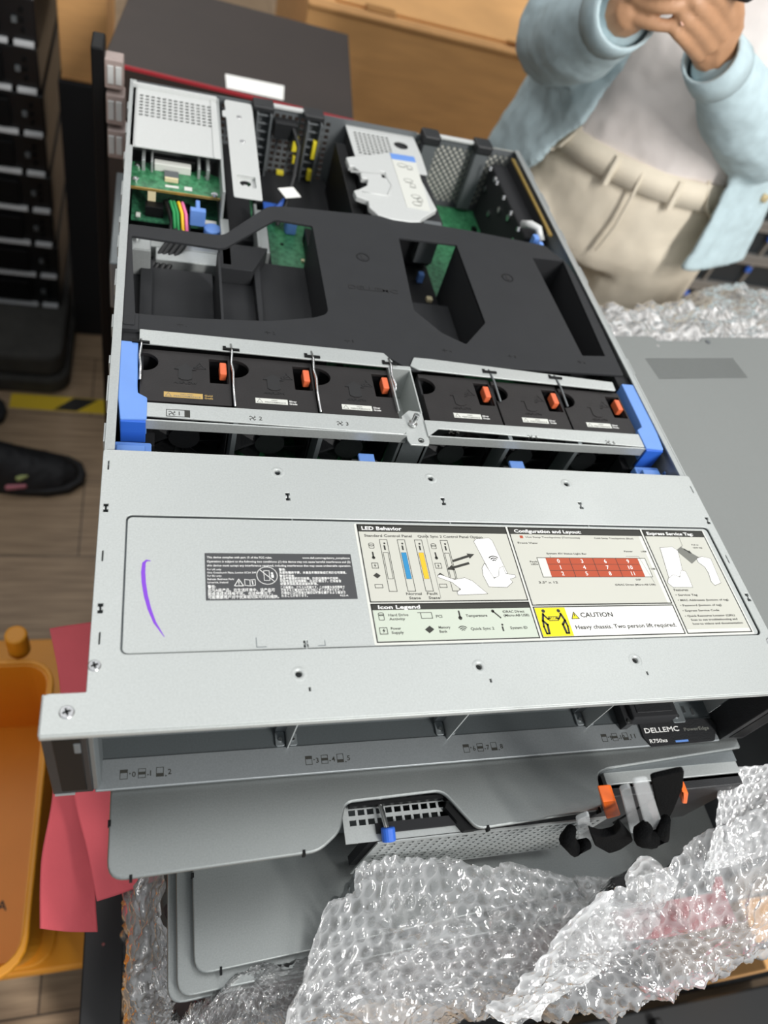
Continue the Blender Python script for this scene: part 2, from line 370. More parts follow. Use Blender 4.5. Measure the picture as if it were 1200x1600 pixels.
box_frame(368.8, 421, 44, 128); ink.box(368.8, 421, 122.6, 128.2, ZI, ZI + .08)
def it(t, x, y, h, w=None, mb=None): (mb or ink).text(t, x, y, h, w, z=ZI + (.08 if mb is not None else 0), t=.08)
hd = MB()
def ht(t, x, y, h, w):
    global BOLD
    BOLD = .024; hd.text(t, x, y, h, w, z=ZJ, t=.08); BOLD = .012
ht('LED Behavior', 157, 123.9, 2.7, 27); ht('Icon Legend', 158.5, 65.9, 2.4, 26.5); ht('Configuration and Layout:', 265, 123.9, 2.6, 52); ht('Express Service Tag:', 371.5, 123.9, 2.5, 40)
it('Standard Control Panel', 158, 118.6, 1.9, 32); it('Quick Sync 2 Control Panel Option', 194, 118.6, 1.9, 46)
ink2 = MB()
def bar(xa, fill=None, fb=None):
    ya, yb = 78, 116.5
    line(ink, rr(xa, xa + 5, ya, yb), .35, ZI, .08, True)
    line(ink, rr(xa + .9, xa + 4.1, 87, 106.5), .3, ZI + .01, .08, True)
    ink.box(xa + 2, xa + 3.1, 108.6, 112, ZI, ZI + .08); ink.prism(circ(xa + 2.9, 113.6, .7, 10), ZI, ZI + .08)
def icons(xa):
    line(ink, circ(xa, 112.6, 1.8, 14, 1.2), .3, ZI, .08, True); line(ink, rr(xa - 1.6, xa + 1.6, 109.8, 112.4, .6), .3, ZI, .08, True)
    ink.prism(circ(xa, 102.6, 1.1, 12), ZI, ZI + .08); ink.box(xa - .5, xa + .5, 102.6, 107, ZI, ZI + .08)
    line(ink, rr(xa - 2, xa + 2, 94.8, 98.6), .35, ZI, .08, True); ink.prism([(xa - .7, 96.6), (xa + .4, 98.2), (xa + .1, 96.9), (xa + .8, 96.9), (xa - .4, 95.2), (xa - .1, 96.4)], ZI, ZI + .08)
    ink.prism([(xa - 2.4, 89.4), (xa, 91.4), (xa + 2.4, 89.4), (xa, 87.4)], ZI, ZI + .08)
    line(ink, rr(xa - 2.4, xa + 2.4, 80.6, 83), .35, ZI, .08, True)
icons(161.5); icons(203.5); bar(167.5); bar(179.5); bar(191.2); bar(209)
line(ink, [(200, 73), (200, 121.5)], .18, ZI, .06)
MB().box(180.4, 183.6, 87, 106.5, ZI, ZI + .12).build('blue_bar', 'led_blue', il); MB().box(192.1, 195.3, 87, 106.5, ZI, ZI + .12).build('amber_bar', 'led_amber', il)
it('Normal', 178, 75.4, 1.8, 10); it('State', 179.3, 72.4, 1.8, 7.5); it('Fault', 191.5, 75.4, 1.8, 7); it('State', 192, 72.4, 1.8, 7.5)
# hand, phone and arrows drawn on the label
draw = MB(); drawl = MB(); dz_ = 0
def shape(pix, w=.28, fill=True):
    global dz_
    dz_ += .022; pts = [G(a, c) for a, c in pix]
    if fill: draw.plate(pts, [], ZI, ZI + .03 + dz_)
    line(ink, pts, w, ZI + .03 + dz_, .015, True)
shape([(740, 846), (744, 842), (764, 841), (769, 845), (790, 890), (793, 896), (786, 899), (772, 903), (768, 899)])
shape([(764, 917), (755, 900), (753, 888), (757, 880), (763, 890), (772, 904), (779, 900), (780, 888), (786, 885), (790, 897), (804, 898), (806, 902), (797, 905), (801, 910), (792, 918)])
shape([(684, 899), (688, 898), (710, 906), (726, 903), (738, 908), (762, 928), (716, 930), (714, 925), (720, 921), (706, 910), (684, 902)])
def arrow(a, c, w=1.7, hw=4.2, hl=5):
    a = Vector(a); c = Vector(c); d = (c - a).normalized(); n = Vector((-d.y, d.x)); h = c - d * hl
    ink.prism([tuple(a + n * w / 2), tuple(a - n * w / 2), tuple(h - n * w / 2), tuple(h + n * w / 2)], ZI, ZI + .09)
    ink.prism([tuple(h + n * hw / 2), tuple(h - n * hw / 2), tuple(c)], ZI, ZI + .09)
arrow(G(707, 877), G(741, 866)); arrow(G(733, 880), G(698, 890))
for rr_ in (1.4, 2.9, 4.4):
    c0 = G(772, 876); line(ink, [(c0[0] + rr_ * math.cos(math.radians(a)), c0[1] - 1 + rr_ * math.sin(math.radians(a))) for a in range(45, 136, 15)], .7, ZI + .05, .06)
# icon legend
def leg(t1, t2, x, y):
    if t2: it(t1, x, y + .9, 1.7, len(t1) * 1.25); it(t2, x, y - 1.8, 1.7, len(t2) * 1.25)
    else: it(t1, x, y - .6, 1.8, len(t1) * 1.3)
leg('Hard Drive', 'Activity', 164, 60); leg('PCI', '', 194, 60); leg('Temperature', '', 213.5, 60); leg('iDRAC Direct', '(Micro-AB USB)', 239, 61)
leg('Power', 'Supply', 164, 51); leg('Memory', 'Bank', 194, 51); leg('Quick Sync 2', '', 214.5, 51); leg('System ID', '', 241, 51)
line(ink, circ(159.5, 62.4, 1.7, 14, 1), .35, ZI, .08, True); line(ink, rr(157.9, 161.1, 58.4, 62, .6), .35, ZI, .08, True)
line(ink, rr(157, 161.6, 49.2, 53.4), .4, ZI, .08, True); ink.prism([(158.6, 51.4), (160, 53), (159.7, 51.7), (160.5, 51.7), (159, 49.8), (159.3, 51)], ZI, ZI + .08)
line(ink, rr(184.5, 191.5, 59, 63), .4, ZI, .08, True); line(ink, [(182.6, 63), (184.5, 63)], .4, ZI, .08)
ink.prism([(185, 51.5), (188.5, 54), (191, 51.5), (187.5, 49)], ZI, ZI + .08)
ink.prism(circ(209.5, 58.8, 1.3, 12), ZI, ZI + .08); ink.box(209, 210, 59, 64, ZI, ZI + .08)
for rr_ in (1.2, 2.4, 3.6): line(ink, [(209.5 + rr_ * math.cos(math.radians(a)), 49.6 + rr_ * math.sin(math.radians(a))) for a in range(45, 136, 15)], .5, ZI, .08)
line(ink, [(232.5, 63), (236.5, 58.5)], .9, ZI, .08); ink.prism(circ(232.3, 63.2, 1.1, 10), ZI, ZI + .08); ink.box(235.4, 236.4, 49.2, 52.4, ZI, ZI + .08); ink.prism(circ(236.2, 53.6, .7, 10), ZI, ZI + .08)
# configuration drawing
ink.text('Hot Swap Touchpoints (Terracotta)', 272.5, 119.6, 1.3, 42, z=ZI, t=.05); ink.text('Cold Swap Touchpoints (Blue)', 326, 119.6, 1.3, 32, z=ZI, t=.05)
it('Front View', 265, 114.6, 1.5, 15); it('System ID/ Status Light Bar', 284, 106.2, 1.3, 31); it('Power', 346, 108.6, 1.2, 7); it('USB', 360, 108.6, 1.2, 4.5)
it('Fault', 269.5, 99.6, 1.2, 5.5); it('LEDs', 269.8, 97.6, 1.2, 5.3); it('USB', 362, 94, 1.2, 3.5); it('3.5" x 12', 271, 83.2, 1.5, 14); it('DSP', 346, 85.2, 1.2, 4); it('iDRAC Direct (Micro-AB USB)', 328, 81.2, 1.3, 32)
line(ink, [(286, 103.4), (286, 105)], .2, ZI, .06); line(ink, [(346, 105), (356, 105), (360, 83)], .15, ZI, .06)
q0 = G(832, 881); q1 = G(1019, 912)
line(ink, rr(275.6, 360.6, 88, 103.4), .35, ZI, .08, True)
MB().box(276, 282, 88.4, 103, ZI, ZI + .04).box(354.6, 360.2, 88.4, 103, ZI, ZI + .04).box(262, 366, 119.2, 119.3, ZI, ZI + .02).build('drive_ears', 'label_white', il)
MB().box(282, 354.4, 88.2, 103.2, ZI, ZI + .09).box(268, 270.4, 119.2, 121.4, ZI, ZI + .06).build('drive_grid', 'bay_red', il)
for x in (300, 318.3, 336.5): ink.box(x - .2, x + .2, 88.2, 103.2, ZI, ZI + .12)
for y in (93.2, 98.2): ink.box(282, 354.4, y - .12, y + .12, ZI, ZI + .12)
for c in range(4):
    for r_ in range(3): hd.text(str(c * 3 + r_), 291 + c * 18.2, 99.3 - r_ * 5, 3, None, z=ZI + .12, t=.06, align='C')
# caution panel
MB().box(261.8, 283.4, 44.6, 65, ZI, ZI + .06).build('caution_square', 'caution_yellow', il)
MB().box(283.4, 366, 44.6, 65, ZI - .04, ZI + .02).build('caution_field', 'paper', il)
BOLD = .022; it('CAUTION', 293, 57.6, 3.4, 24); it('Heavy chassis. Two person lift required.', 286.5, 49.2, 2.9, 76); BOLD = .012
cy_ = MB().prism([(286, 56.6), (291.4, 56.6), (288.7, 61.6)], ZI + .02, ZI + .06); cy_.build('warning_triangle', 'caution_yellow', il)
line(ink, [(286, 56.6), (291.4, 56.6), (288.7, 61.6)], .5, ZI + .06, .05, True); ink.box(288.4, 289, 58.4, 60.4, ZI + .06, ZI + .1)
for sx, cxx in ((1, 266.5), (-1, 279)):
    def Q(pts): return [(cxx + sx * a, c) for a, c in pts]
    ink.prism(circ(cxx + sx * .8, 62.6, 1.25, 12), ZI + .06, ZI + .12)
    line(ink, Q([(0, 60.5), (-1.6, 55.6), (.8, 52.8), (.2, 47)]), 1.5, ZI + .06, .06); line(ink, Q([(-1.6, 55.6), (-2.2, 51.5), (-1.6, 46.6), (.2, 46.6)]), 1.2, ZI + .06, .06); line(ink, Q([(0, 60), (2.4, 56.8), (4, 57.4)]), 1.1, ZI + .06, .06)
line(ink, rr(269.5, 276, 55.6, 58.4), .4, ZI + .06, .06, True)
for x in range(5): line(ink, [(270.5 + x * 1.2, 55.8), (270.5 + x * 1.2, 58.2)], .2, ZI + .06, .06)
# express service tag panel
it('Pull to', 406, 115, 1.1, 6); it('open tag', 406, 112.6, 1.1, 8)
it('Features:', 373, 76.5, 1.8, 12); 
for k, (t, w) in enumerate((('• Service Tag', 18), ('• MAC Addresses (bottom of tag)', 42), ('• Password (bottom of tag)', 34), ('• Express Service Code', 30), ('• Quick Resource Locator (QRL)', 41), ('Scan to see troubleshooting and', 38), ('how-to videos and documentation', 41))):
    it(t, 372.5 if k < 5 else 376, 72.6 - k * (4.1 if k < 5 else 4.1) + (0 if k < 5 else (k - 4) * 1.1), 1.5, w)
shape([(1031, 856), (1050, 855), (1059, 861), (1068, 900), (1045, 903)]); shape([(1052, 918), (1043, 911), (1044, 904), (1052, 898), (1062, 902), (1064, 891), (1071, 893), (1077, 905), (1082, 918)])
shape([(1088, 873), (1096, 870), (1110, 873), (1118, 892), (1126, 911), (1117, 915), (1111, 909), (1107, 896), (1101, 886), (1091, 879)])
tg = MB().prism([G(1057, 861), G(1064, 855), (G(1092, 871)), G(1081, 881)], ZI, ZI + .07); tg.build('tag_drawing', 'ink_grey', il)
arrow(G(1068, 858), G(1081, 865), 1.2, 3, 2.6)
for a, c in (((1058, 833), (1066, 853)), ((1056, 861), (1066, 853))): line(ink, [G(*a), G(*c)], .25, ZI, .06)
ink.build('black_print', 'ink', il); hd.build('white_print', 'print_white', il); draw.split('line_drawing', 'paper', il)
mo = MB(); mo.add(drawl.v, drawl.f)

# --- side walls, floor, rear, ears, dividers
MB().box(0, 1.4, 21, D, H, -1.4).box(1.4, 6, 183, D, -3, -1.6).build('side_wall', 'steel_wall', srv)
MB().box(432.6, 434, 21, D, H, -1.4).box(428, 432.6, 183, D, -3, -1.6).build('side_wall', 'steel_wall', srv)
sl = MB()
for y, h in ((300, 14), (348, 20), (396, 16), (430, 8), (470, 22), (528, 12), (575, 18), (620, 14)): sl.box(.0 - 1.3, .0, y, y + h, -12, -2.2)
for y, h in ((190, 16), (226, 24), (262, 8)): sl.box(-1.3, 0, y, y + h, -14, -2)
for y, h in ((300, 20), (360, 8), (430, 26), (500, 20), (560, 30), (620, 20)): sl.box(434, 435.3, y, y + h, -14, -1)
sl.split('hook_tab', 'steel_wall', srv, bevel=.4)
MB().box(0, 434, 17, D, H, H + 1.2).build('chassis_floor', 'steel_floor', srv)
MB().box(2, 432, -.6, 17.5, H - .4, H + 1.9).build('front_lip', 'steel_strip', srv, bevel=.6)
for xa, xb in ((-20, 1), (433, 454)):
    e = MB().box(xa, xb, 0, 20.6, H, -1.3).build('ear', 'black_plastic', srv, bevel=.6)
    MB().box(xa + 5, xb - 3, -.5, .2, H + 5, -6).build('ear_face', 'black', e, bevel=.4)
    if xa < 0:
        MB().box(xa + 14.4, xa + 17.6, -.9, .1, -24, -12).build('ear_button', 'grey_plastic', e, bevel=.4)
        MB().box(xa + 1, xa + 11.5, -1, .6, H - .3, H + .5).build('ear_strip', 'steel_wall', e)
        MB().prism([(1, 1), (3.6, .4), (5.2, 4), (5.2, 20), (1, 20)], H, -2).build('inner_rail', 'steel_dark', srv, bevel=.3)
for x, yb in ((113, 16.2), (219.8, 14.6), (326, 15.6), ):
    MB().box(x - .45, x + .45, yb, 178, H + 1.2, -1.4).build('bay_divider', 'steel_wall', srv)
    a = MB().prism(rr(x - 7.4, x - 1.6, 17.5, 27, 1.4), H + 1.2, H + 3).prism(rr(x + .9, x + 6.4, 17.5, 25.5, 1.4), H + 1.2, H + 2.6).box(x - 7, x + 6, 27, 30, H + 1.2, H + 16)
    o = a.build('divider_bracket', 'steel_dark', srv, bevel=.3)
    MB().cyl((x - 4.4, 21.6, H + 3), (x - 4.4, 21.6, H + 4), 1.3, 14).cyl((x + 3.6, 21.6, H + 2.6), (x + 3.6, 21.6, H + 3.4), 1.2, 14).split('rivet', 'chrome', o)
MB().box(1.4, 432.6, 36, 38, H + 1.2, H + 4).box(1.4, 432.6, 30, 31, H + 1, H + 1.5).box(1.4, 432.6, 170, 174, H + 1.2, -1.6).build('backplane_rail', 'steel_dark', srv)
nb = MB(); zt = H + 1.95
for base, n0 in ((17, 0), (125.5, 3), (231.5, 6), (337, 9)):
    for k in range(3):
        x = base + k * (10 if n0 < 9 else 8.6); y = 5.2
        line(nb, rr(x - 2, x + 2, y - .2, y + 5), .3, zt, .06, True)
        for j in range(3):
            yy = y + 3.4 - j * 1.6
            if j == k: nb.box(x - 1.9, x + 1.9, yy - .2, yy + 1.4, zt, zt + .07)
        nb.prism([(x + 3, y + 3.2 - k * 1.4), (x + 3, y + 1.8 - k * 1.4 + .4), (x + 4.1, y + 2.6 - k * 1.4)], zt, zt + .06)
        nb.text(str(n0 + k), x + 4.5, y + .6, 3.1, None if n0 + k < 10 else 3.6, z=zt, t=.06)
nb.build('bay_numbers', 'ink', srv)
# control panel blank with luggage tag
cp = MB().box(357, 395, 15, 60, H + 2, H + 15).build('control_blank', 'black_matte', srv, bevel=1.2)
MB().box(361, 391, 19, 56, H + 15, H + 15.6).box(352, 357.5, 12.5, 60, H + 2, H + 11).build('blank_panel', 'black_plastic', cp, bevel=.4)
MB().cyl((363.5, 36, H + 15.4), (363.5, 36, H + 17), 1.1, 12).cyl((388, 36, H + 15.4), (388, 36, H + 17), 1.1, 12).cyl((354.6, 15, H + 11), (354.6, 15, H + 12), 1.3, 12).split('stud', 'chrome', cp)
MB().prism(rr(397, 408, 14, 34, 1.5), H + 1, H + 4).box(396, 431, 34, 36, H + 1, H + 20).build('right_bracket', 'steel_dark', srv, bevel=.4)
MB().cyl((401.5, 19, H + 4), (401.5, 19, H + 5.3), 1.6, 14).cyl((402.5, 29, H + 4), (402.5, 29, H + 5.3), 1.6, 14).box(418, 420, 20, 25, H + 1.2, H + 1.6).box(411, 413, 22, 27, H + 1.2, H + 1.6).split('bracket_rivet', 'chrome', srv)
tgz = H + 3.6
tagp = [at(a, c, z=tgz)[:2] for a, c in ((997, 1126), (1006, 1152), (1020, 1167), (1117, 1157), (1119, 1134), (1110, 1122))]
tl = MB().plate(round_poly([tuple(p) for p in tagp], 1.5), [], tgz - 1.4, tgz).build('luggage_tag', 'black_plastic', srv)
a0 = at(1009, 1147, z=tgz); a1 = at(1062, 1143, z=tgz); ang = 0
tt = MB()
tt.text('DELLEMC', a0[0], a0[1] + .6, 3.6, a1[0] - a0[0], z=tgz, t=.1)
a0 = at(1017, 1163, z=tgz); a1 = at(1044, 1160, z=tgz); tt.text('R750xs', a0[0], a0[1] + .8, 2.7, a1[0] - a0[0], z=tgz, t=.1)
tt.build('tag_print', 'print_white', tl)
a0 = at(1070, 1143, z=tgz); a1 = at(1108, 1139, z=tgz); MB().text('PowerEdge', a0[0], a0[1] + .4, 2.4, a1[0] - a0[0], z=tgz, t=.1).build('tag_name', 'ink_grey', tl)
a0 = at(1056, 1160, z=tgz); MB().box(a0[0], a0[0] + 11, a0[1], a0[1] + 1.4, tgz, tgz + .2).build('blue_bar', 'blue_plastic', tl)
# rear wall with perforated fields
def perf(M, x0, x1, y0, y1, px_, py_, w, h, diamond=False, frame=2, mb=None, t=1.):
    hs = []; j = 0; y = y0 + frame + py_ / 2
    while y < y1 - frame - h / 2:
        x = x0 + frame + px_ / 2 + (px_ / 2 if (diamond and j % 2) else 0)
        while x < x1 - frame - w / 2:
            hs.append([(x, y - h / 2), (x + w / 2, y), (x, y + h / 2), (x - w / 2, y)] if diamond else rr(x - w / 2, x + w / 2, y - h / 2, y + h / 2))
            x += px_
        y += py_; j += 1
    (mb or MB()).plate(rr(x0, x1, y0, y1), hs, -t / 2, t / 2, 0, M)
RM = Matrix(((1, 0, 0, 0), (0, 0, 1, D), (0, 1, 0, 0), (0, 0, 0, 1)))
w_ = MB(); w_.box(1, 88, D - .5, D + .5, H, -2)
perf(RM, 88, 212, H, -2, 7, 7, 4.6, 4.6, mb=w_); w_.box(212, 224, D - .5, D + .5, H, -2); w_.box(224, 306, D - .5, D + .5, H, -2)
w_.build('rear_wall', 'grey_plastic', srv)
w2 = MB(); perf(RM, 306, 433, H + 8, -4, 7.4, 3.9, 6., 6., True, mb=w2); w2.box(306, 433, D - .5, D + .5, H, H + 8)
w2.build('rear_mesh', 'grey_plastic', srv); MB().box(306, 433, D + 1.2, D + 2.2, H, -4).build('pale_backing', 'label_panel', srv)  # pale plate added behind the mesh so its holes look bright
for xa, xb in ((143, 176), (185, 205), (314, 356), (362, 396)): pass
MB().box(140, 182, D - 4, D + 2, -3, 0).box(320, 380, D - 4, D + 2, -3, 0).split('rear_rim', 'paint_light', srv, bevel=.5)
for x, nm in ((134, 1), (188, 2)):
    c = MB().box(x - 8, x - 6, D - 20, D - 3, H + 6, -4).box(x + 6, x + 8, D - 20, D - 3, H + 6, -4).box(x - 8, x + 8, D - 5, D - 3, H + 6, -4)
    for k in range(9): c.box(x - 8, x + 8, D - 13, D - 10, H + 9 + k * 8.6, H + 11 + k * 8.6)
    co = c.build('card_guide', 'grey_plastic', srv, bevel=.6)
    MB().box(x - 12, x + 10, D - 14, D + 5, -5, 1.5).build('guide_latch', 'black_plastic', co, bevel=1.5)
for x in (322, 386):
    co = MB().box(x - 9, x + 7, D - 14, D - 2, H + 10, -4).build('slot_bracket', 'grey_plastic', srv, bevel=1)
    MB().prism(rr(x - 11, x + 10, D - 15, D + 6, 3), -8, 3).build('bracket_latch', 'black_plastic', co, bevel=2)
yl = MB()
for x, y, z, a, c_ in ((172, 674, -35, 6, 16), (174, 673, -52, 5, 8), (193, 666, -34, 7, 20), (191, 664, -62, 5, 12), (160, 672, -70, 8, 6)): yl.box(x - a / 2, x + a / 2, y - 4, y + 2, z - c_ / 2, z + c_ / 2)
yl.split('yellow_mark', 'yellow_plastic', srv, bevel=.6)
# mainboard
mb_ = MB().box(88, 430, 190, 672, H + 5, H + 7).build('mainboard', 'pcb', srv)
rnd = random.Random(4)
ch = MB(); cw = MB(); cc_ = MB()
for k in range(130):
    x = rnd.uniform(92, 425); y = rnd.uniform(330, 660); s = rnd.uniform(2, 6)
    (ch if k % 3 else cw).box(x, x + s, y, y + s * rnd.uniform(.5, 1.6), H + 7, H + 7 + rnd.uniform(1, 5))
ch.build('board_chips', 'black', mb_); cw.build('board_connectors', 'cream', mb_)
hs = MB()
for k in range(14): hs.box(140 + k * 5, 141 + k * 5, 520, 600, H + 7, H + 20)
hs.box(138, 208, 518, 602, H + 7, H + 10); 
MB().box(210, 222, 500, 650, H + 7, -14).box(176, 184, 505, 560, H + 7, H + 22).build('riser_socket', 'black', mb_, bevel=1)
MB().box(92, 136, 430, 545, H + 7, -62).build('power_connector_bank', 'black_matte', mb_)
MB().box(122, 130, 470, 540, -62, -40).box(118, 121, 470, 540, -62, -34).build('chrome_bracket', 'steel_wall', mb_, bevel=.6)
MB().prism(rr(158, 170, 566, 580, 3), H + 7, H + 30).build('touch_tab', 'blue_plastic', mb_, bevel=1.5)
MB().box(176, 192, 548, 556, H + 7, H + 18).build('port_block', 'cream', mb_, bevel=.5)
# DIMM rows and a black filler block seen through the shroud openings
dm = MB()
for k in range(8): dm.box(108 + k * 7, 110.4 + k * 7, 345, 470, H + 7, H + 18)
for k in range(8): dm.box(250 + k * 7, 252.4 + k * 7, 375, 480, H + 7, H + 18)
dm.split('memory_slot', 'black', mb_)
MB().box(245, 303, 434, 560, H + 7, -64).build('dark_filler', 'black_matte', mb_)  # black block added to darken the view through the middle opening
MB().box(*sorted((at(640, 0, z=-60)[0] * 0 + 254, 266)), 452, 462, -64, -58).box(290, 296, 455, 461, -64, -60).build('memory_latch', 'cream', mb_, bevel=.5)
MB().box(286, 292, 486, 493, -64, -54).build('touch_latch', 'blue_plastic', mb_, bevel=.8)
lv = MB(); lv.box(150, 160, 400, 470, H + 7, H + 12)
rk = []
for y in range(400, 470, 8): lv.box(151, 159, y, y + 3, H + 12, H + 14)
lv.build('clip_row', 'paint_light', mb_)
# riser card on the right with gold edge, dark side panel with screws
MB().box(400, 428, 520, 668, H + 6, -16).build('cable_duct', 'black_matte', srv, bevel=2)
sp = MB()
for x, y, z in ((399, 640, -20), (399, 600, -34), (399, 622, -52), (399, 572, -26), (399, 560, -54), (399, 540, -34), (398, 654, -40)): sp.cyl((x - 1, y, z), (x + 1, y, z), 3.4, 14)
for y in (530, 560, 590, 620, 650): sp.cyl((394, y, -16), (394, y + 2, -12), 2.2, 10)
sp.split('duct_screw', 'chrome', srv)
rc = MB().box(420, 422.4, 520, 668, -50, -4.5).build('side_riser_card', 'black_matte', srv)
MB().box(419.4, 423, 510, 662, -5, -3).build('card_edge', 'gold_edge', rc)
MB().box(404, 410, 508, 516, -40, -8).cyl((406, 505, -30), (409, 500, -8), 3, 10).build('blue_plug', 'blue_plastic', srv, bevel=.8)
MB().tube([(398, 535, -10), (404, 528, -5), (412, 524, -6), (416, 515, -14)], 4, 10).build('white_plug', 'paint_light', srv, smooth=True)
MB().box(128, 212, 606, 672, H + 7, H + 16).build('port_cage', 'black_matte', srv)
# power supply bay at the rear left
ps = MB()
hs = []
for i in range(13):
    for j in range(7): hs.append(rr(9.5 + i * 5.4, 13 + i * 5.4, 610 + j * 6.4, 614.2 + j * 6.4, .8, 2))
ps.plate(round_poly([(3, 552), (85, 554), (84, 668), (3, 664)], 2), hs, -3, -1.6, .3)
ps.box(3, 84, 664, 668, -3, 2)
pc = ps.build('psu_cover', 'paint_light', srv, bevel=.4)
MB().box(7.4, 8.2, 552, 664, -1.6, -.6).box(78, 78.8, 553, 664, -1.6, -.6).split('cover_rib', 'paint_light', pc)
MB().box(84.4, 87, 500, 676, H + 2, -3).box(84.4, 92, 430, 500, H + 2, -30).build('psu_divider', 'steel_wall', srv, bevel=.4)
fr = MB()
for x, w in ((14, 3), (22, 2), (64, 2.4), (72, 3)): fr.box(x, x + w, 545, 660, -24, -10)
fr.box(4, 84, 590, 660, -26, -22); fr.build('psu_frame', 'steel_wall', srv, bevel=.4)
p1 = MB().plate(round_poly([(4.5, 558), (22, 560), (30, 556), (60, 556), (68, 562), (85, 552), (84, 516), (5, 518)], 1), [], -22, -20.4).build('power_board', 'pcb', srv)
MB().box(4.5, 84, 515.6, 517.2, -22.3, -20.2).build('board_edge', 'gold_edge', p1)
MB().prism(rr(25, 58, 548, 556, 1), -20.4, -13).build('ribbon_connector', 'label_white', p1, bevel=.6)
MB().box(21, 62, 556, 561, -22, -11).build('connector_shroud', 'black', p1, bevel=.8)
MB().box(34, 47, 533, 546, -20.4, -17).build('small_socket', 'grey_plastic', p1, bevel=.4); MB().box(34.5, 46.5, 531.5, 534, -20.4, -16.4).build('socket_lip', 'cream', p1, bevel=.3)
MB().box(35, 47, 523, 526.5, -20.4, -20.1).box(52, 59, 522, 528, -20.4, -20.1).build('board_sticker', 'label_white', p1)
sm = MB()
for x, y in ((10.5, 551), (9, 527), (73, 548), (79, 519.5)): sm.cyl((x, y, -20.4), (x, y, -18.4), 3, 14).cyl((x, y, -18.4), (x, y, -17.6), 1.8, 12)
sm.split('board_screw', 'chrome', p1)
p2 = MB().box(6, 84, 500, 552, -44, -42.4).build('lower_power_board', 'pcb_dark', srv)
MB().box(18, 34, 506, 516, -42.4, -32).box(48, 58, 508, 520, -42.4, -32).build('chip', 'black', p2, bevel=.5); MB().box(20, 27, 516, 522, -42, -22).build('standoff', 'cream', p2)
MB().box(10, 14, 503, 508, -42.4, -40).box(66, 82, 501, 507, -42.4, -38).build('connector', 'label_white', p2, bevel=.5)
cb = MB()
for i, (m_, dx) in enumerate((('cable_green', 0), ('cable_yellow', 4), ('cable_pink', 7.4), ('cable_green', -3))):
    MB().tube([(42 + dx, 520, -34), (43 + dx, 506, -24), (46 + dx, 492, -26), (48 + dx, 478, -44)], 1.5, 10).build('cable_wire', m_, srv, smooth=True)
for x, z in ((36, -30), (40, -28), (45, -29), (50, -31)): MB().tube([(x, 524, z - 6), (x + 2, 512, z), (x + 6, 494, z - 8), (x + 4, 470, -40), (x - 8, 450, -48), (x - 20, 430, -60)], 2.6, 10).build('black_wire', 'cable_black', srv, smooth=True)
bp = MB().box(57, 71, 494, 500, -38, -22).prism(rr(62, 66, 500, 512, 1), -28, -22).build('blue_pull_tab', 'blue_plastic', srv, bevel=1.2)
MB().cyl((78, 492, -42), (78, 492, -36), 8, 20).build('blue_knob', 'blue_plastic', srv, bevel=1)
MB().box(10, 84, 470, 492, -60, -48).box(6, 24, 425, 455, -54, -22).box(28, 84, 446, 464, -56, -44).split('psu_shelf', 'steel_wall', srv, bevel=1)
MB().cyl((12, 440, -22), (12, 440, -19), 3.2, 14).build('shelf_screw', 'chrome', srv)
MB().box(2, 86, 330, 395, H + 1, H + 6).build('psu_base_plate', 'steel_dark', srv)
# silver bracket bar
br_ = MB().plate(round_poly([(92.5, 672), (94, 676), (120.5, 676), (121, 664), (120, 494.5), (94, 494.5), (93, 640), (89.5, 640), (89.5, 652), (93, 653)], 2), [rr(98, 115.5, 513, 533, 1.5)], -4.2, -2.8, .4).build('bracket_bar', 'paint_light', srv)
MB().plate(rr(97, 116.5, 512, 534, 2), [circ(106.5, 526, 5.2, 20), rr(105, 108, 515.5, 523)], -8, -6.8, .3).box(97, 116.5, 512, 513, -8, -3.4).box(97, 98, 512, 534, -8, -3.4).box(115.5, 116.5, 512, 534, -8, -3.4).box(97, 116.5, 533, 534, -8, -3.4).build('keyhole_recess', 'paint_light', br_, bevel=.3)
MB().cyl((106, 642, -3), (106, 642, -1.8), 2.6, 16).cyl((107, 594, -3), (107, 594, -1.8), 2.6, 16).split('bar_rivet', 'chrome', br_, bevel=.3)
MB().box(95, 118, 500, 676, H + 6, -50).build('bar_support', 'black_matte', srv)
MB().tube([(158, 668, -20), (166, 660, -14), (171, 640, -22), (166, 612, -38), (158, 590, -60), (150, 575, -76)], 2.4, 10).box(146, 170, 660, 674, -26, -10).build('black_cable', 'cable_black', srv, smooth=False)
MB().tube([(158, 596, -58), (146, 585, -68), (134, 578, -74)], 3, 8).box(136, 150, 585, 600, -78, -66).build('navy_cable', 'blue_deep', srv)
tM = rotz(22, (160, 590, 0)); MB().box(-9, 9, -9, 9, -46, -45.4, tM).build('cable_tag', 'paper', srv)
# riser cage
cg = MB(); hs = [rr(231 + i * 5.2, 234.4 + i * 5.2, 622 + j * 6, 626.4 + j * 6, .6, 2) for i in range(8) for j in range(8)] + [circ(284, 655, 8.2, 24)]
cg.plate(round_poly([(226, 600), (224, 684), (303, 686), (305, 640), (304, 600)], 2), hs, -9, -7.6, .3)
rcg = cg.build('riser_cage', 'paint_light', srv)
pf = [at(a, c, z=-5)[:2] for a, c in ((540, 248), (612, 240), (640, 250), (682, 330), (660, 343), (656, 349), (640, 349), (612, 345), (590, 338), (576, 326), (575, 316), (556, 309), (552, 300), (560, 298), (573, 292), (574, 282), (564, 280), (562, 270), (552, 262), (545, 262))]
MB().plate(round_poly([tuple(p) for p in pf], 1.5), [rr(*sorted((at(588, 0, z=-5)[0] * 0 + 247, 252)), 571, 583, .5)], -9, -3, 1.2).build('cage_handle', 'paint_light', rcg)
MB().tube([tuple(at(a, c, z=-3)) for a, c in ((548, 268), (600, 272), (612, 290), (606, 306), (566, 300))], 1., 8).build('handle_rib', 'paint_light', rcg, smooth=True)
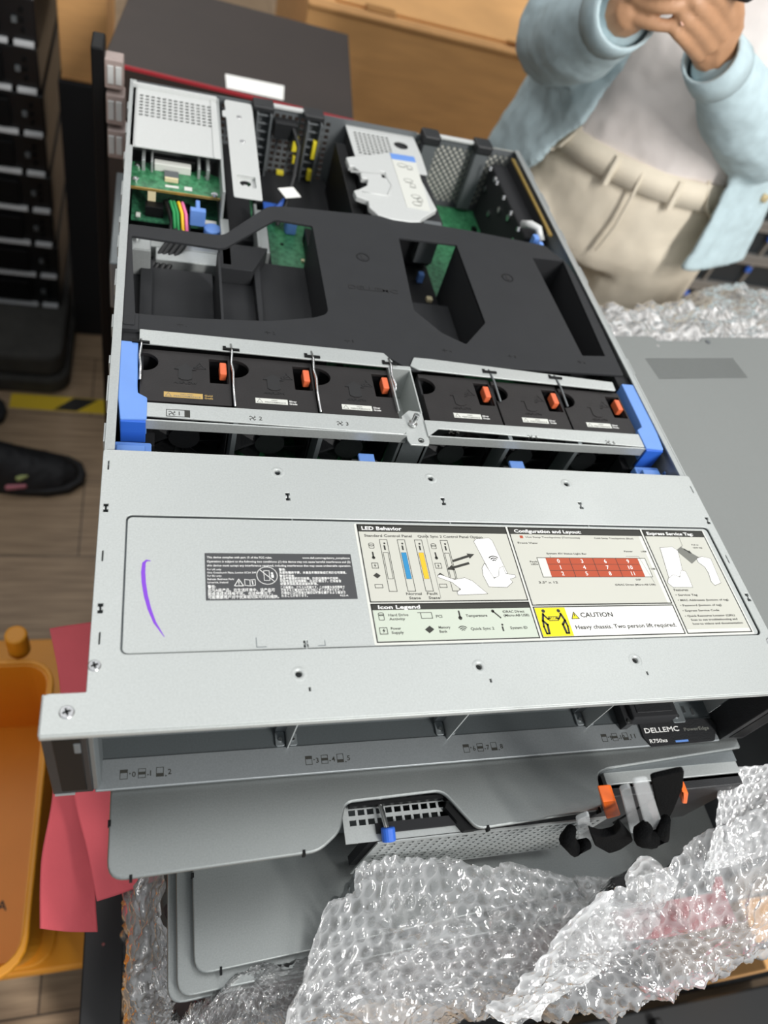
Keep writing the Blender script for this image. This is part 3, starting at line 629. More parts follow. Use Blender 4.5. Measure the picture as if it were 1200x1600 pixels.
MB().box(226, 303, 512, 684, -60, -10).build('cage_body', 'black_matte', rcg, bevel=1)
lp = [at(a, c, z=-2.6)[:2] for a, c in ((609, 239), (647, 245), (673, 330), (636, 323))]
l_ = MB().prism([tuple(p) for p in lp], -3, -2.6).build('cage_label', 'label_white', rcg)
lp2 = [at(a, c, z=-2.5)[:2] for a, c in ((609, 239), (647, 245), (650, 254), (612, 248))]
MB().prism([tuple(p) for p in lp2], -2.6, -2.45).build('label_header', 'blue_plastic', l_)
li = MB()
for i, (a, c) in enumerate(((628, 258), (640, 262), (638, 282), (645, 290), (650, 307), (656, 312), (652, 318))):
    p = at(a, c, z=-2.5); line(li, circ(p[0], p[1], 5 - i % 2 * 2, 8, 3.5), .6, -2.6, .12, True); li.box(p[0] - 4, p[0] + 3, p[1] - 4.4, p[1] - 3.8, -2.6, -2.5)
li.build('label_print', 'ink_grey', l_)
MB().box(280, 300, 500, 512, -50, -8).build('cage_foot', 'grey_plastic', rcg, bevel=1)
# edge of the fan well
MB().prism(rr(4.6, 28, 186, 206, 1.5), -26, -19).box(6, 24, 192, 200, -19, -15).build('blue_latch', 'blue_plastic', srv, bevel=.8)
MB().prism(rr(405, 428, 186, 206, 1.5), -26, -19).box(408, 424, 192, 200, -19, -15).build('blue_latch', 'blue_plastic', srv, bevel=.8)
for xx in (176, 297):
    zz = -22
    cn = MB().prism(rr(xx - 10, xx + 10, 184, 203, 1), -34, zz).build('cable_connector', 'black_plastic', srv, bevel=.8)
    MB().box(xx - 2, xx + 5, 184, 196, zz, zz + 4).build('metal_clip', 'chrome', cn, bevel=.8); MB().box(xx - 5, xx + 7, 198, 206, zz, zz + 3).build('blue_pull', 'blue_plastic', cn, bevel=.8)
MB().cyl((129, 187, -20), (129, 187, -14), 1.5, 12).cyl((284, 187, -20), (284, 187, -14), 1.5, 12).cyl((418, 189, -16), (418, 189, -12), 1.8, 12).cyl((428, 196, -16), (428, 196, -12), 1.8, 12).split('pin', 'chrome', srv)
MB().box(6, 428, 188, 230, H + 1.2, H + 3).build('well_floor', 'black_matte', srv)
# ---------------------------------------------------------------- fan cage
fcg = thing('fan_cage', (217, 256, -84), 'galvanised fan cage with blue side levers and a screwed centre bracket, holding six fans', 'fan cage')
MB().plate(round_poly([(19, 228.5), (19, 216), (203, 212.5, 1), (206, 216, 1), (206, 228.5)], 1), [ih(60 + k, 222) [::1] for k in ()], -5, -3.6, .4).build('front_bar', 'steel', fcg)
MB().plate(round_poly([(222, 228.5), (222, 212), (232, 220.5), (410, 214), (411, 228)], 1), [], -5, -3.6, .4).build('front_bar', 'steel', fcg)
MB().plate(round_poly([(18, 301), (18, 286), (206, 283), (208, 290), (202, 299)], 1), [], -4, -2.6, .4).build('rear_bar', 'steel', fcg)
MB().plate(round_poly([(227, 297), (222, 287), (228, 283), (407, 277.5), (408, 288), (240, 297)], 1), [], -4, -2.6, .4).build('rear_bar', 'steel', fcg)
fb = MB()
for k in range(4):
    pass
MB().box(18, 206, 212, 213.2, -12, -4).box(223, 410, 212, 213.2, -12, -4).build('bar_fold', 'steel', fcg)
nbx = MB()
for x, n in ((40.5, 1), (94, 2), (156, 3), (241, 4), (307, 5), (376, 6)):
    y = 219.5 if n < 4 else 217.8 - (n - 4) * .6
    for a in range(4):
        c_ = (x + 2.2 * math.cos(a * 1.571 + .5), y + 2.0 * math.sin(a * 1.571 + .5)); line(nbx, [(x + .4, y), c_, (c_[0] + 1.1 * math.cos(a * 1.571 + 2), c_[1] + 1.1 * math.sin(a * 1.571 + 2))], .5, -3.6, .08)
    nbx.text(str(n), x + 4.4, y - 1.6, 3.4, None, z=-3.6, t=.08)
line(nbx, rr(37, 52, 216.6, 222.8), .5, -3.6, .1, True); nbx.box(48.6, 51.8, 216.8, 222.6, -3.6, -3.52)
nbx.build('fan_numbers', 'ink', fcg)
cbk = MB().plate(round_poly([(205, 232), (205.5, 208), (207, 204), (221, 204), (222.5, 208), (222.5, 238), (212, 239)], 1), [circ(216, 208.5, 1.3, 14)], -6.5, -5, .4)
cbk.box(203, 204.2, 236, 286, -34, -3).box(221, 222.2, 236, 286, -34, -4).box(204, 222, 282, 286, -34, -3).box(204, 222, 238, 282, -36, -34)
cbo = cbk.build('centre_bracket', 'steel', fcg, bevel=.3)
MB().cyl((212, 224, -5), (213.5, 226, 4), 2.2, 16).cyl((212, 224, -5), (212.4, 224.4, -3), 3.6, 16).build('spring_screw', 'chrome', cbo, bevel=.3)
MB().tube(circle3 := [(216 + 2 * math.cos(t * .6), 208.5 + 2 * math.sin(t * .6), -4.9) for t in range(11)], .35, 6).build('screw_ring', 'ink', cbo)
for mx, f_ in ((0, 1), (1, -1)):
    def X(x): return x if f_ == 1 else 434 - x
    po = round_poly([(X(5.5), 287), (X(17.5), 287), (X(18), 243), (X(18.5), 236), (X(24.5), 232), (X(24.5), 212), (X(8), 211), (X(6), 230)], 1)
    o = MB().prism(po, -18, -2.6).build('lever', 'blue_plastic', fcg, bevel=1.2)
    o2 = MB().box(min(X(8), X(24)), max(X(8), X(24)), 210, 212, -24, -4).build('lever_lip', 'blue_deep', o, bevel=.6)
    MB().box(min(X(2), X(18)), max(X(2), X(18)), 286, 300, -30, -6).box(min(X(8), X(30)), max(X(8), X(30)), 213, 226, -84, -30).build('cage_end', 'black_matte', fcg, bevel=.6)
st = MB()
for x in (82.5, 143, 290.5, 351): st.prism([(x - 1.6, 213), (x + 1.6, 213), (x + 1.6, 229), (x - 1.6, 229)], -84, -5)
for x in (20, 203.6, 224, 412): st.prism([(x - 1.6, 213), (x + 1.6, 213), (x + 1.6, 229), (x - 1.6, 229)], -84, -5)
st.box(204, 224, 213, 214.2, -84, -6)
st.split('front_strut', 'steel_dark', fcg)
for x, s in ((82.3, 1), (143, 1), (204.8, 1), (290.6, 0), (351.4, 0), (19.2, 1)):
    if s and x < 250: MB().tube([(x, 293 if x > 30 else 290, -3), (x + .5, 284, -1.8), (x - .6, 272, -2.4), (x + .4, 262, -1.8), (x + .2, 250 if x < 200 else 258, -4)] + ([(x + .4, 230, -4)] if 30 < x < 200 else []), 1., 8).build('latch_wire', 'chrome', fcg, smooth=True)
    elif x > 250: MB().tube([(x, 290, -3), (x + 1, 276, -2), (x + 2.5, 256, -5)], .9, 8).build('latch_wire', 'grey_plastic', fcg, smooth=True)
    MB().box(x - 6, x + 6, 285.5, 287.5, -2.7, -1.4).box(x - 6, x - 3.6, 285.5, 290, -2.6, -2.2).build('latch_catch', 'black', fcg)

# ---------------------------------------------------------------- six fans
def fan(x0, x1, y0, y1, n, label, tone):
    f = thing('cooling_fan', ((x0 + x1) / 2, (y0 + y1) / 2, -82), label, 'fan', None)
    zt = -6
    lx = x1 - 15.5
    notch = [(x0 + .0, y1 - 4)] + [(x0 + 11.5 * math.cos(math.radians(a)) * 1.05, y1 - 13 + 9.4 * math.sin(math.radians(a))) for a in range(80, -91, -12)] + [(x0, y1 - 23)]
    if n == 1:
        notch = [(x0, y1 - 4)] + [(x0 + 2 + 10 * math.cos(math.radians(a)), y1 - 13 + 9 * math.sin(math.radians(a))) for a in range(90, -91, -12)] + [(x0, y1 - 22)]
    outer = [(x0, y0), (x1 - .8, y0), (x1 - .8, y1)] + [(x0, y1)] + notch[:]
    hole = rr(lx, x1 - 2.4, y1 - 30, y1 - 5, .6)
    MB().plate(outer, [hole], -9, zt, .4).build('top_cover', 'fan_plastic', f)
    b = MB().box(x0 + .4, x0 + 2, y0 + 3, y1, -82, -9).box(x1 - 3, x1 - 1.2, y0 + 3, y1, -82, -9).box(x0, x1 - 1, y1 - 2, y1, -82, -9)
    fd = b.build('housing', 'black_matte', f)
    MB().box(x0 + .5, x1 - 1.5, y0 + 8, y1 - 2, -30, -28).build('recess_floor', 'black', f)
    # front ring, hub and blades facing the well
    M = plane_M(((x0 + x1) / 2, y0 + 4, -46), (1, 0, 0), (0, 0, 1))
    R = min(29, (x1 - x0) / 2 - 2)
    MB().plate(rr(-(x1 - x0) / 2 + 1, (x1 - x0) / 2 - 2, -36, 36), [circ(0, 0, R, 40)], -2, 2, .3, M).build('intake_ring', 'black_plastic', f)
    bl = MB().prism(circ(0, 0, 11, 24), -8, 0, M)
    for k in range(7):
        a = k * 2 * math.pi / 7; r0, r1 = 10, R - 1.5
        A = [(r0 * math.cos(a), r0 * math.sin(a), -6), (r1 * math.cos(a + .25), r1 * math.sin(a + .25), -7), (r1 * math.cos(a + .85), r1 * math.sin(a + .85), -1), (r0 * math.cos(a + .55), r0 * math.sin(a + .55), -1)]
        bl.add(A + [(p[0], p[1], p[2] - .8) for p in A], [(0, 1, 2, 3), (7, 6, 5, 4), (0, 4, 5, 1), (1, 5, 6, 2), (2, 6, 7, 3), (3, 7, 4, 0)], M)
    bl.build('rotor', 'black_plastic', f)
    # orange latch, moulded arrow, warning sign and rating strip
    MB().prism(rr(x1 - 8.4, x1 - 3.4, y1 - 21, y1 - 9, 1), -12, -5).build('orange_latch', 'orange_tab', f, bevel=.8)
    cx = (x0 + x1) / 2 - 1; cy = (y0 + y1) / 2 - (2 if n > 1 else -1)
    em = MB(); e2 = zt + .02
    em.prism([(cx - 7.5, cy + 6), (cx + 7.5, cy + 6), (cx, cy + 12)], e2, e2 + .5); em.prism([(cx - 4.6, cy + 6), (cx - 4.6, cy - 3), (cx - 2, cy - 4.6), (cx + 2, cy - 4.6), (cx + 4.6, cy - 3), (cx + 4.6, cy + 6)], e2, e2 + .5); em.text('AIRFLOW', cx, cy - 8.4, 2.2, 16, z=e2, t=.3, align='C')
    tx = cx + 10; line(em, [(tx - 4, cy + 8.2), (tx + 4, cy + 8.2), (tx, cy + 14.2)], .7, e2, .3, True); line(em, [(tx - 1.4, cy + 9.6), (tx + 1, cy + 11.4)], .8, e2, .3)
    em.build('moulded_marks', 'emboss' if n < 4 else 'fan_plastic', f)
    sx0 = (x0 + 16) if n == 1 else (x0 + 15 + (n == 2) * 0 + (n == 3) * 2 + (n > 3) * 4); w = 26 if n == 1 else 23
    sy = y0 + 4.5 if n == 1 else y0 + 6.0
    if n > 3: sx0 = x0 + (21, 17, 14)[n - 4]
    s = MB().box(sx0, sx0 + w, sy, sy + 5, zt, zt + .12).build('rating_label', 'label_gold' if n == 1 else 'label_white', f)
    tag(s, 'gold rating strip' if n == 1 else 'white rating strip')
    tt = MB(); line(tt, [(sx0 + 1, sy + .8), (sx0 + 5, sy + .8), (sx0 + 3, sy + 4.2)], .35, zt + .12, .06, True)
    tt.text('HIGH' if n > 1 else 'VERY HIGH', sx0 + w / 2 + 2, sy + 2.8, 1.2, None, z=zt + .12, t=.06, align='C'); tt.text('PERFORMANCE', sx0 + w / 2 + 2.6, sy + .7, 1.4, w - 8, z=zt + .12, t=.06, align='C')
    tt.build('rating_print', 'ink_grey', s)
    MB().text('Silver' if n > 1 else 'Gold', sx0 + w + 1.2, sy + 2.8, 1.6, 5.4, z=zt, t=.1).text('Grade', sx0 + w + 1.2, sy + .4, 1.6, 5.6, z=zt, t=.1).build('grade_print', 'label_gold' if n == 1 else 'print_white', f)
    return f
FL = ['black fan with a gold strip, first on the left beside the blue lever', 'black fan second from the left, raised arrow and white strip between two wire latches',
      'black fan third from the left, just left of the steel centre bracket', 'black fan just right of the steel centre bracket', 'black fan fifth from the left, second from the right', 'black fan last on the right, against the right blue lever']
fx = [(19.2, 82, 232.5, 284), (82.6, 143, 231, 283.5), (143.6, 204.6, 230.5, 282.5), (228, 290, 229.5, 281.5), (290.6, 351, 229.5, 280), (351.6, 411.5, 229, 278)]
for i, (a, b_, c, d) in enumerate(fx):
    o = fan(a, b_, c, d, i + 1, FL[i], 0); o['group'] = 'cooling fans in the fan cage'

# ---------------------------------------------------------------- air shroud
sh = thing('air_shroud', (217, 390, -80), 'large dark grey plastic air shroud with four cut-outs lying over the mainboard behind the fans', 'air shroud')
out = round_poly([(5, 300, 1), (5, 432, 2), (82, 433, 6), (124, 488, 6), (140, 492, 4), (237, 500, 3), (330, 497, 3), (408, 490, 3), (425, 462, 3), (429, 430, 2), (425, 300, 2), (243, 293, 3), (232, 284, 3), (222, 283, 3), (206, 296, 3), (180, 297, 2)], 2)
h1 = round_poly([(9, 416.5), (78, 414, 4), (84, 416, 4), (129.7, 468.5, 2), (163, 467, 3), (163, 343, 9), (150, 336, 4), (113, 326, 8), (60, 321, 4), (14.5, 319.5, 2)], 2)
h2 = round_poly([(246, 467), (305, 469), (305, 353), (279, 321.5), (260, 333), (240, 360)], 1.5)
h3 = round_poly([(386, 465), (421, 467), (415, 324), (391, 321.5)], 1)
ho = [h1, h2, h3]
MB().plate(out, ho, -6.5, -4, .5).build('top_panel', 'shroud_plastic', sh)
def hwall(loop, depth, th=1.5, inset=.2):
    m = MB(); n = len(loop); c = Vector((sum(p[0] for p in loop) / n, sum(p[1] for p in loop) / n))
    for i in range(n):
        a = Vector(loop[i]); b = Vector(loop[(i + 1) % n]); d = b - a
        if d.length < .3: continue
        nn = Vector((d.y, -d.x)).normalized() * th
        m.prism([tuple(a), tuple(b), tuple(b + nn), tuple(a + nn)], depth, -5)
    return m
w1 = hwall([p for p in h1 if True], -34); 
a_ = MB().box(8, 9.5, 318, 416, -60, -5).box(77, 79.5, 322, 414, -66, -8).box(9, 164, 316, 318.5, -62, -5).box(163, 165, 336, 467, -62, -5)
a_.prism([(112, 324), (116, 324), (118, 462), (112, 462)], -60, -36)
a_.add([(9, 318, -30), (164, 330, -30), (164, 320, -20), (9, 312, -20)], [(0, 1, 2, 3)])
a_.prism(rr(9, 77, 321, 438), -50, -47).prism(rr(80, 163, 326, 462), -50, -46).prism([(82, 425), (110, 425), (126, 462), (82, 462)], -46, -30)
a_.add([(9, 318, -22), (77, 320, -22), (77, 332, -47), (9, 330, -47)], [(0, 3, 2, 1)]); a_.add([(80, 320, -22), (163, 332, -22), (163, 344, -46), (80, 334, -46)], [(0, 3, 2, 1)])
a_.box(16, 26, 326, 438, -47, -40)
a_.build('left_duct', 'shroud_plastic', sh, bevel=1.2)
b_ = MB().box(305, 307, 353, 470, -70, -5).prism([(305, 353), (279, 321.5), (281, 319.5), (307.5, 352)], -70, -5).prism([(279, 321.5), (259, 333.5), (258, 332), (280, 319.5)], -70, -5).prism([(240, 360), (260, 333), (258, 331), (238, 359)], -70, -5).prism([(240, 360), (246, 467), (244, 467), (238, 360)], -70, -5).prism([(240, 432), (303, 432), (303, 350), (279, 322), (260, 333), (240, 360)], -52, -49)
b_.build('middle_duct', 'shroud_plastic', sh)
c_ = MB().prism([(415, 324), (421, 467), (423, 467), (417, 324)], -75, -5).prism([(386, 465), (391, 321), (389, 321), (384, 465)], -75, -5).box(389, 417, 319.5, 321.5, -75, -5).box(384, 423, 465.5, 467, -75, -5).prism(rr(386, 418, 322, 466), -77, -74).tube([(397, 455, -60), (405, 448, -30)], 2.5, 10)
c_.build('right_duct', 'black_matte', sh)
MB().plate(rr(4, 17, 300, 318, 1), [], -7, -2.5, .5).plate(rr(6.5, 14.5, 304, 315, 1), [], -2.6, -1.6, .4).build('corner_clip', 'shroud_plastic', sh)
em = MB(); 
c0 = at(545, 449, z=-4); em.text('DELLEMC', c0[0], c0[1] - 1, 5, 44, z=-4, t=.35)
c0 = at(567, 402, z=-4); line(em, circ(c0[0], c0[1], 5.5, 20), 1, -4, .3, True); em.box(c0[0] - 1.5, c0[0] + 1.5, c0[1] - 3, c0[1] + 3, -4, -3.7)
c0 = at(793, 434, z=-4); line(em, circ(c0[0], c0[1], 5.5, 20), 1, -4, .3, True); em.box(c0[0] - 1.5, c0[0] + 1.5, c0[1] - 3, c0[1] + 3, -4, -3.7)
for k, (a, c) in enumerate(((288, 508), (424, 520), (548, 533), (700, 548), (802, 557), (910, 566))):
    p = at(a, c, z=-4)
    for q in range(4): line(em, [(p[0] - 3, p[1]), (p[0] - 3 + 2 * math.cos(q * 1.57), p[1] + 2 * math.sin(q * 1.57))], .5, -4, .3)
    em.text(str(k + 1), p[0] + 1, p[1] - 1.5, 3, None, z=-4, t=.3)
em.build('moulded_marks', 'emboss', sh)
# ---------------------------------------------------------------- bubble wrap generator
def wrap_mat(name, milky, tint=(.9, .91, .91, 1), gloss=.05):
    m = bpy.data.materials.new(name); m.use_nodes = True; nt = m.node_tree; N = nt.nodes; L = nt.links
    for n in list(N): N.remove(n)
    out = N.new('ShaderNodeOutputMaterial'); tr = N.new('ShaderNodeBsdfTransparent'); tr.inputs[0].default_value = (.97, .97, .97, 1)
    df = N.new('ShaderNodeBsdfDiffuse'); df.inputs[0].default_value = tint; tl = N.new('ShaderNodeBsdfTranslucent'); tl.inputs[0].default_value = tint
    gl = N.new('ShaderNodeBsdfGlossy'); gl.inputs['Roughness'].default_value = gloss; gl.inputs[0].default_value = (1, 1, 1, 1)
    mdl = N.new('ShaderNodeMixShader'); mdl.inputs[0].default_value = .4; L.new(df.outputs[0], mdl.inputs[1]); L.new(tl.outputs[0], mdl.inputs[2])
    at_ = N.new('ShaderNodeAttribute'); at_.attribute_name = 'film'
    tc = N.new('ShaderNodeTexCoord'); ns = N.new('ShaderNodeTexNoise'); ns.inputs['Scale'].default_value = 9; ns.inputs['Detail'].default_value = 5; L.new(tc.outputs['Object'], ns.inputs['Vector'])
    mr = N.new('ShaderNodeMapRange'); mr.inputs[1].default_value = .35; mr.inputs[2].default_value = .68; mr.inputs[3].default_value = milky - .14; mr.inputs[4].default_value = milky + .2; L.new(ns.outputs['Fac'], mr.inputs[0])
    mu = N.new('ShaderNodeMath'); mu.operation = 'MULTIPLY'; L.new(mr.outputs[0], mu.inputs[0]); L.new(at_.outputs['Fac'], mu.inputs[1])
    m1 = N.new('ShaderNodeMixShader'); L.new(mu.outputs[0], m1.inputs[0]); L.new(tr.outputs[0], m1.inputs[1]); L.new(mdl.outputs[0], m1.inputs[2])
    lw = N.new('ShaderNodeFresnel'); lw.inputs[0].default_value = 1.5
    ad = N.new('ShaderNodeMath'); ad.operation = 'MULTIPLY'; ad.inputs[1].default_value = 2.8; L.new(lw.outputs[0], ad.inputs[0])
    b2 = N.new('ShaderNodeTexNoise'); b2.inputs['Scale'].default_value = 260; b2.inputs['Detail'].default_value = 2; L.new(tc.outputs['Object'], b2.inputs['Vector'])
    bp = N.new('ShaderNodeBump'); bp.inputs['Strength'].default_value = .45; bp.inputs['Distance'].default_value = .0015; L.new(b2.outputs['Fac'], bp.inputs['Height']); L.new(bp.outputs[0], gl.inputs['Normal'])
    m2 = N.new('ShaderNodeMixShader'); L.new(ad.outputs[0], m2.inputs[0]); L.new(m1.outputs[0], m2.inputs[1]); L.new(gl.outputs[0], m2.inputs[2])
    L.new(m2.outputs[0], out.inputs[0]); MATS[name] = m; return m
wrap_mat('wrap_clear', .4); wrap_mat('wrap_milky', .72); wrap_mat('wrap_thin', .3); wrap_mat('wrap_back', .8, (.9, .88, .86, 1))
def cr(P, t):
    """Catmull-Rom along axis 0; t in [0, n-1]"""
    n = P.shape[0]; i = np.clip(np.floor(t).astype(int), 0, n - 2); f = (t - i)[:, None, None]
    g = lambda k: P[np.clip(k, 0, n - 1)]
    p0, p1, p2, p3 = g(i - 1), g(i), g(i + 1), g(i + 2)
    return .5 * (2 * p1 + (p2 - p0) * f + (2 * p0 - 5 * p1 + 4 * p2 - p3) * f ** 2 + (3 * p1 - p0 - 3 * p2 + p3) * f ** 3)
def bubble_sheet(name, ctrl, m, label, cat, seed=0, pitch=12., h=3.2, wr=3., step=1.5, group=None, ragged=0, parent=None):
    C = np.array(ctrl, float); nv, nu = C.shape[:2]
    Lu = np.linalg.norm(np.diff(C, axis=1), axis=2).sum(1).mean(); Lv = np.linalg.norm(np.diff(C, axis=0), axis=2).sum(0).mean()
    mu_, mv_ = int(Lu / step), int(Lv / step)
    A = cr(C, np.linspace(0, nv - 1, mv_)); A = cr(A.transpose(1, 0, 2), np.linspace(0, nu - 1, mu_)).transpose(1, 0, 2)
    U, V = np.meshgrid(np.linspace(0, Lu, mu_), np.linspace(0, Lv, mv_))
    r = np.random.RandomState(seed)
    W = np.zeros_like(U)
    for k in range(26):
        lam = r.uniform(18, 150); a = r.uniform(0, math.pi); ph = r.uniform(0, 6.28)
        d = U * math.cos(a) + V * math.sin(a); q = (-U * math.sin(a) + V * math.cos(a)) / lam * .35
        W += (1 - np.abs(np.sin(d / lam * 3.14 + ph + np.sin(q + ph)))) ** 3 * lam / 150
    W = (W - W.mean()) * wr
    def bub(U, V):
        row = np.round(V / (pitch * .866)); off = (row % 2) * pitch / 2; cu_ = np.round((U - off) / pitch); hh = np.sin(cu_ * 91.7 + row * 27.3) * 999.7; hh = hh - np.floor(hh)
        dx = U - (cu_ * pitch + off) - (hh - .5) * pitch * .16; dy = V - row * pitch * .866 - (hh * 7 % 1 - .5) * pitch * .16
        rnd = np.sin(cu_ * 12.9898 + row * 78.233 + seed) * 43758.5453; rnd = rnd - np.floor(rnd)
        rr2 = (dx ** 2 + dy ** 2) / (pitch * (.34 + .06 * hh)) ** 2
        hgt = h * (.45 + .7 * rnd)
        dome = hgt * np.sqrt(np.clip(1 - rr2 ** 2, 0, 1)) * (1 + .3 * np.sin(dx * 1.3 + rnd * 20) * np.cos(dy * 1.1 + rnd * 9))
        return dome, np.clip(1 - rr2, 0, 1)
    B, inside = bub(U + W * .6, V + W * .4)
    du = np.gradient(A, axis=1); dv = np.gradient(A, axis=0); n = np.cross(du, dv); n /= np.linalg.norm(n, axis=2, keepdims=True) + 1e-9
    sgn = np.sign((n[..., 2].mean()) + .3 * (-n[..., 1].mean())) or 1
    P = A + n * sgn * (W + B)[..., None]
    if ragged:
        e = np.sin(np.linspace(0, Lu, mu_) / 23 + seed) * ragged + np.sin(np.linspace(0, Lu, mu_) / 9) * ragged * .4
        P[-1, :, 1] += e; P[-2, :, 1] += e * .5
    P = P * .001 + np.array([0, 0, T])
    org = np.array([P[..., 0].mean(), P[..., 1].mean(), P[..., 2].min()])
    me = bpy.data.meshes.new(name); nvtx = mu_ * mv_
    me.vertices.add(nvtx); me.vertices.foreach_set('co', (P - org).reshape(-1).astype(np.float32))
    I = np.arange(nvtx).reshape(mv_, mu_); Q = np.stack([I[:-1, :-1], I[:-1, 1:], I[1:, 1:], I[1:, :-1]], -1).reshape(-1, 4)
    if sgn < 0: Q = Q[:, ::-1]
    me.loops.add(Q.size); me.loops.foreach_set('vertex_index', Q.reshape(-1).astype(np.int32))
    me.polygons.add(len(Q)); me.polygons.foreach_set('loop_start', (np.arange(len(Q)) * 4).astype(np.int32)); me.polygons.foreach_set('loop_total', np.full(len(Q), 4, np.int32))
    me.polygons.foreach_set('use_smooth', np.ones(len(Q), bool)); me.update(calc_edges=True)
    at_ = me.attributes.new('film', 'FLOAT', 'POINT'); at_.data.foreach_set('value', (1.08 - .42 * np.clip(inside * 2, 0, 1)).reshape(-1).astype(np.float32))
    me.materials.append(MATS[m]); o = bpy.data.objects.new(name, me); COL.objects.link(o); o.location = tuple(org)
    return tag(o, label, cat, group)

# ---------------------------------------------------------------- second server of the stack, rear side to the camera
s2 = thing('stacked_server', (228, 320, -186), 'closed rack server directly under the open one, rear side forward with vents and cable handles', 'server')
co = round_poly([(10, 670, 3), (10, -48, 11), (127, -45, 7), (141, -35, 5), (146.6, -18.5, 5), (210.5, -17, 6), (228.5, -42.5, 6), (321, -38.5, 5), (325.5, -15, 4), (335, -12.5, 1), (452, -6, 2), (448, 670, 3)], 3, 6)
cv = MB().plate(co, [], -92.6, -89.4, 1.3).build('top_cover', 'steel_cover', s2, smooth=False)
# thin dark gaskets / notches along the edge
nk = MB()
for x, y in ((22.5, -47.8), (118, -45), (236, -42.6), (318, -39.2), (10.2, -18)): nk.box(x - .8, x + .8, y - 1.2, y + 2.2, -93, -89)
nk.build('edge_notch', 'black', cv)
MB().box(12, 446, -14, 668, -179, -93).build('body', 'steel_dark', s2)
g = MB(); GM = plane_M((0, -41, 0), (1, 0, 0), (0, 0, 1))
perf(GM, 166, 330, -178, -100, 6.1, 6.6, 4.2, 4.4, mb=g)
g.box(330, 446, -24, -22, -178, -96)
g.build('rear_grille', 'steel_wall', s2)
MB().box(166, 330, -36, -30, -178, -98).build('grille_backing', 'black_matte', s2)
lg = MB(); hs = [rr(150 + i * 6, 154.4 + i * 6, -30 + j * 6, -26.5 + j * 6) for i in range(12) for j in range(2)]
lg.plate([(146, -40), (229, -40), (211, -16), (146, -16)], hs, -101, -100).build('ledge', 'steel_wall', s2)
MB().box(150, 212, -20, -17.5, -99, -94).prism([(214, -22), (230, -41), (222, -41), (212, -26)], -112, -94).build('ledge_gap', 'black', s2)
hp = at(600, 1272, y=-34); 
tb = MB().cyl((170, -20, -96), (171.6, -36, -94), 1.6, 14).build('release_pin', 'chrome', s2)
MB().cyl((172, -34, -94), (172.4, -42, -97), 4.4, 18).build('blue_release', 'blue_deep', s2, bevel=1)
ps2 = MB().box(336, 376, -30, -14, -176, -96).box(380, 446, -30, -14, -176, -96).build('power_supply', 'black_plastic', s2, bevel=1)
MB().box(333, 446, -22, -12.5, -99, -94).build('upper_rail', 'steel_wall', s2, bevel=.5)
def onp(px, py, y): return tuple(at(px, py, y=y))
def slab(pix, y, th, r=3):
    pts = [at(a, c, y=y) for a, c in pix]
    M = plane_M((0, y, 0), (1, 0, 0), (0, 0, 1)); return MB().plate(round_poly([(p[0], p[2]) for p in pts], r), [], -th / 2, th / 2, .8, M)
slab([(937, 1240), (958, 1238), (966, 1262), (944, 1268)], -40, 10, 2).build('orange_latch', 'orange_latch', s2)
slab([(1062, 1225), (1072, 1230), (1070, 1246), (1062, 1246)], -46, 8, 2).build('orange_latch', 'orange_latch', s2)
slab([(988, 1220), (1012, 1216), (1036, 1290), (1020, 1306), (1010, 1298)], -58, 3, 3).build('clear_handle', 'clear_plastic', s2)
slab([(968, 1232), (984, 1226), (1002, 1292), (985, 1300)], -50, 3, 3).build('clear_handle', 'clear_plastic', s2)
slab([(900, 1278), (920, 1270), (925, 1308), (905, 1320)], -54, 3, 3).build('clear_handle', 'clear_plastic', s2)
vs = slab([(1016, 1212), (1068, 1200), (1066, 1226), (1052, 1262), (1036, 1292), (1028, 1270)], -48, 3, 4); vs.build('velcro_strap', 'velcro', s2)
MB().tube([onp(1012, 1290, -62), onp(1002, 1300, -64), (onp(1004, 1310, -66)), onp(1018, 1312, -66), onp(1034, 1306, -62), onp(1040, 1280, -60)], [4, 5, 5.5, 5.5, 5, 3], 10).build('velcro_strap', 'velcro', s2, smooth=True)
MB().tube([onp(893, 1294, -56), onp(886, 1312, -60), onp(898, 1326, -62), onp(918, 1318, -62)], [3, 5, 5, 3.5], 10).build('velcro_strap', 'velcro', s2, smooth=True)
slab([(920, 1296), (940, 1302), (958, 1298), (968, 1284), (988, 1308), (968, 1322), (950, 1328), (928, 1316)], -60, 5, 4).build('velcro_strap', 'velcro', s2)

# ---------------------------------------------------------------- third and fourth servers, lower in the stack
s3 = thing('server_cover', (270, 250, -194), 'loose grey server cover under the second server, its rounded corner showing under the bubble wrap', 'cover')
MB().plate(round_poly([(61, 560, 3), (61, -87, 11), (190, -80, 3), (330, -71, 8), (480, -62, 10), (480, 560, 3)], 3, 6), [], -190, -187.4, 1.1).build('top_cover', 'steel_cover', s3)
MB().box(66, 474, -74, 556, -194, -190).build('edge_fold', 'steel_dark', s3)
MB().box(77, 78.4, -88.6, -84, -190.5, -187).box(60.2, 62, -30, -27, -190.6, -187).build('edge_notch', 'black', s3)
s4 = thing('stacked_server', (210, 250, -300), 'closed server lowest in view, only its thin left edge showing beside the one above', 'server')
MB().plate(round_poly([(50, 560, 3), (51, -97, 11), (90, -95, 3), (470, -80, 10), (470, 560, 3)], 3, 6), [], -198, -195.6, 1.1).build('top_cover', 'steel_cover', s4)
MB().plate(round_poly([(44.5, 560, 3), (45.5, -99, 11), (90, -97, 3), (466, -82, 10), (466, 560, 3)], 3, 6), [], -206, -203.6, 1.1).build('lower_cover', 'steel_cover', s4)
MB().box(64, 464, -70, 556, -297, -206).box(58, 464, -84, 556, -203.6, -198).build('body', 'steel_dark', s4)

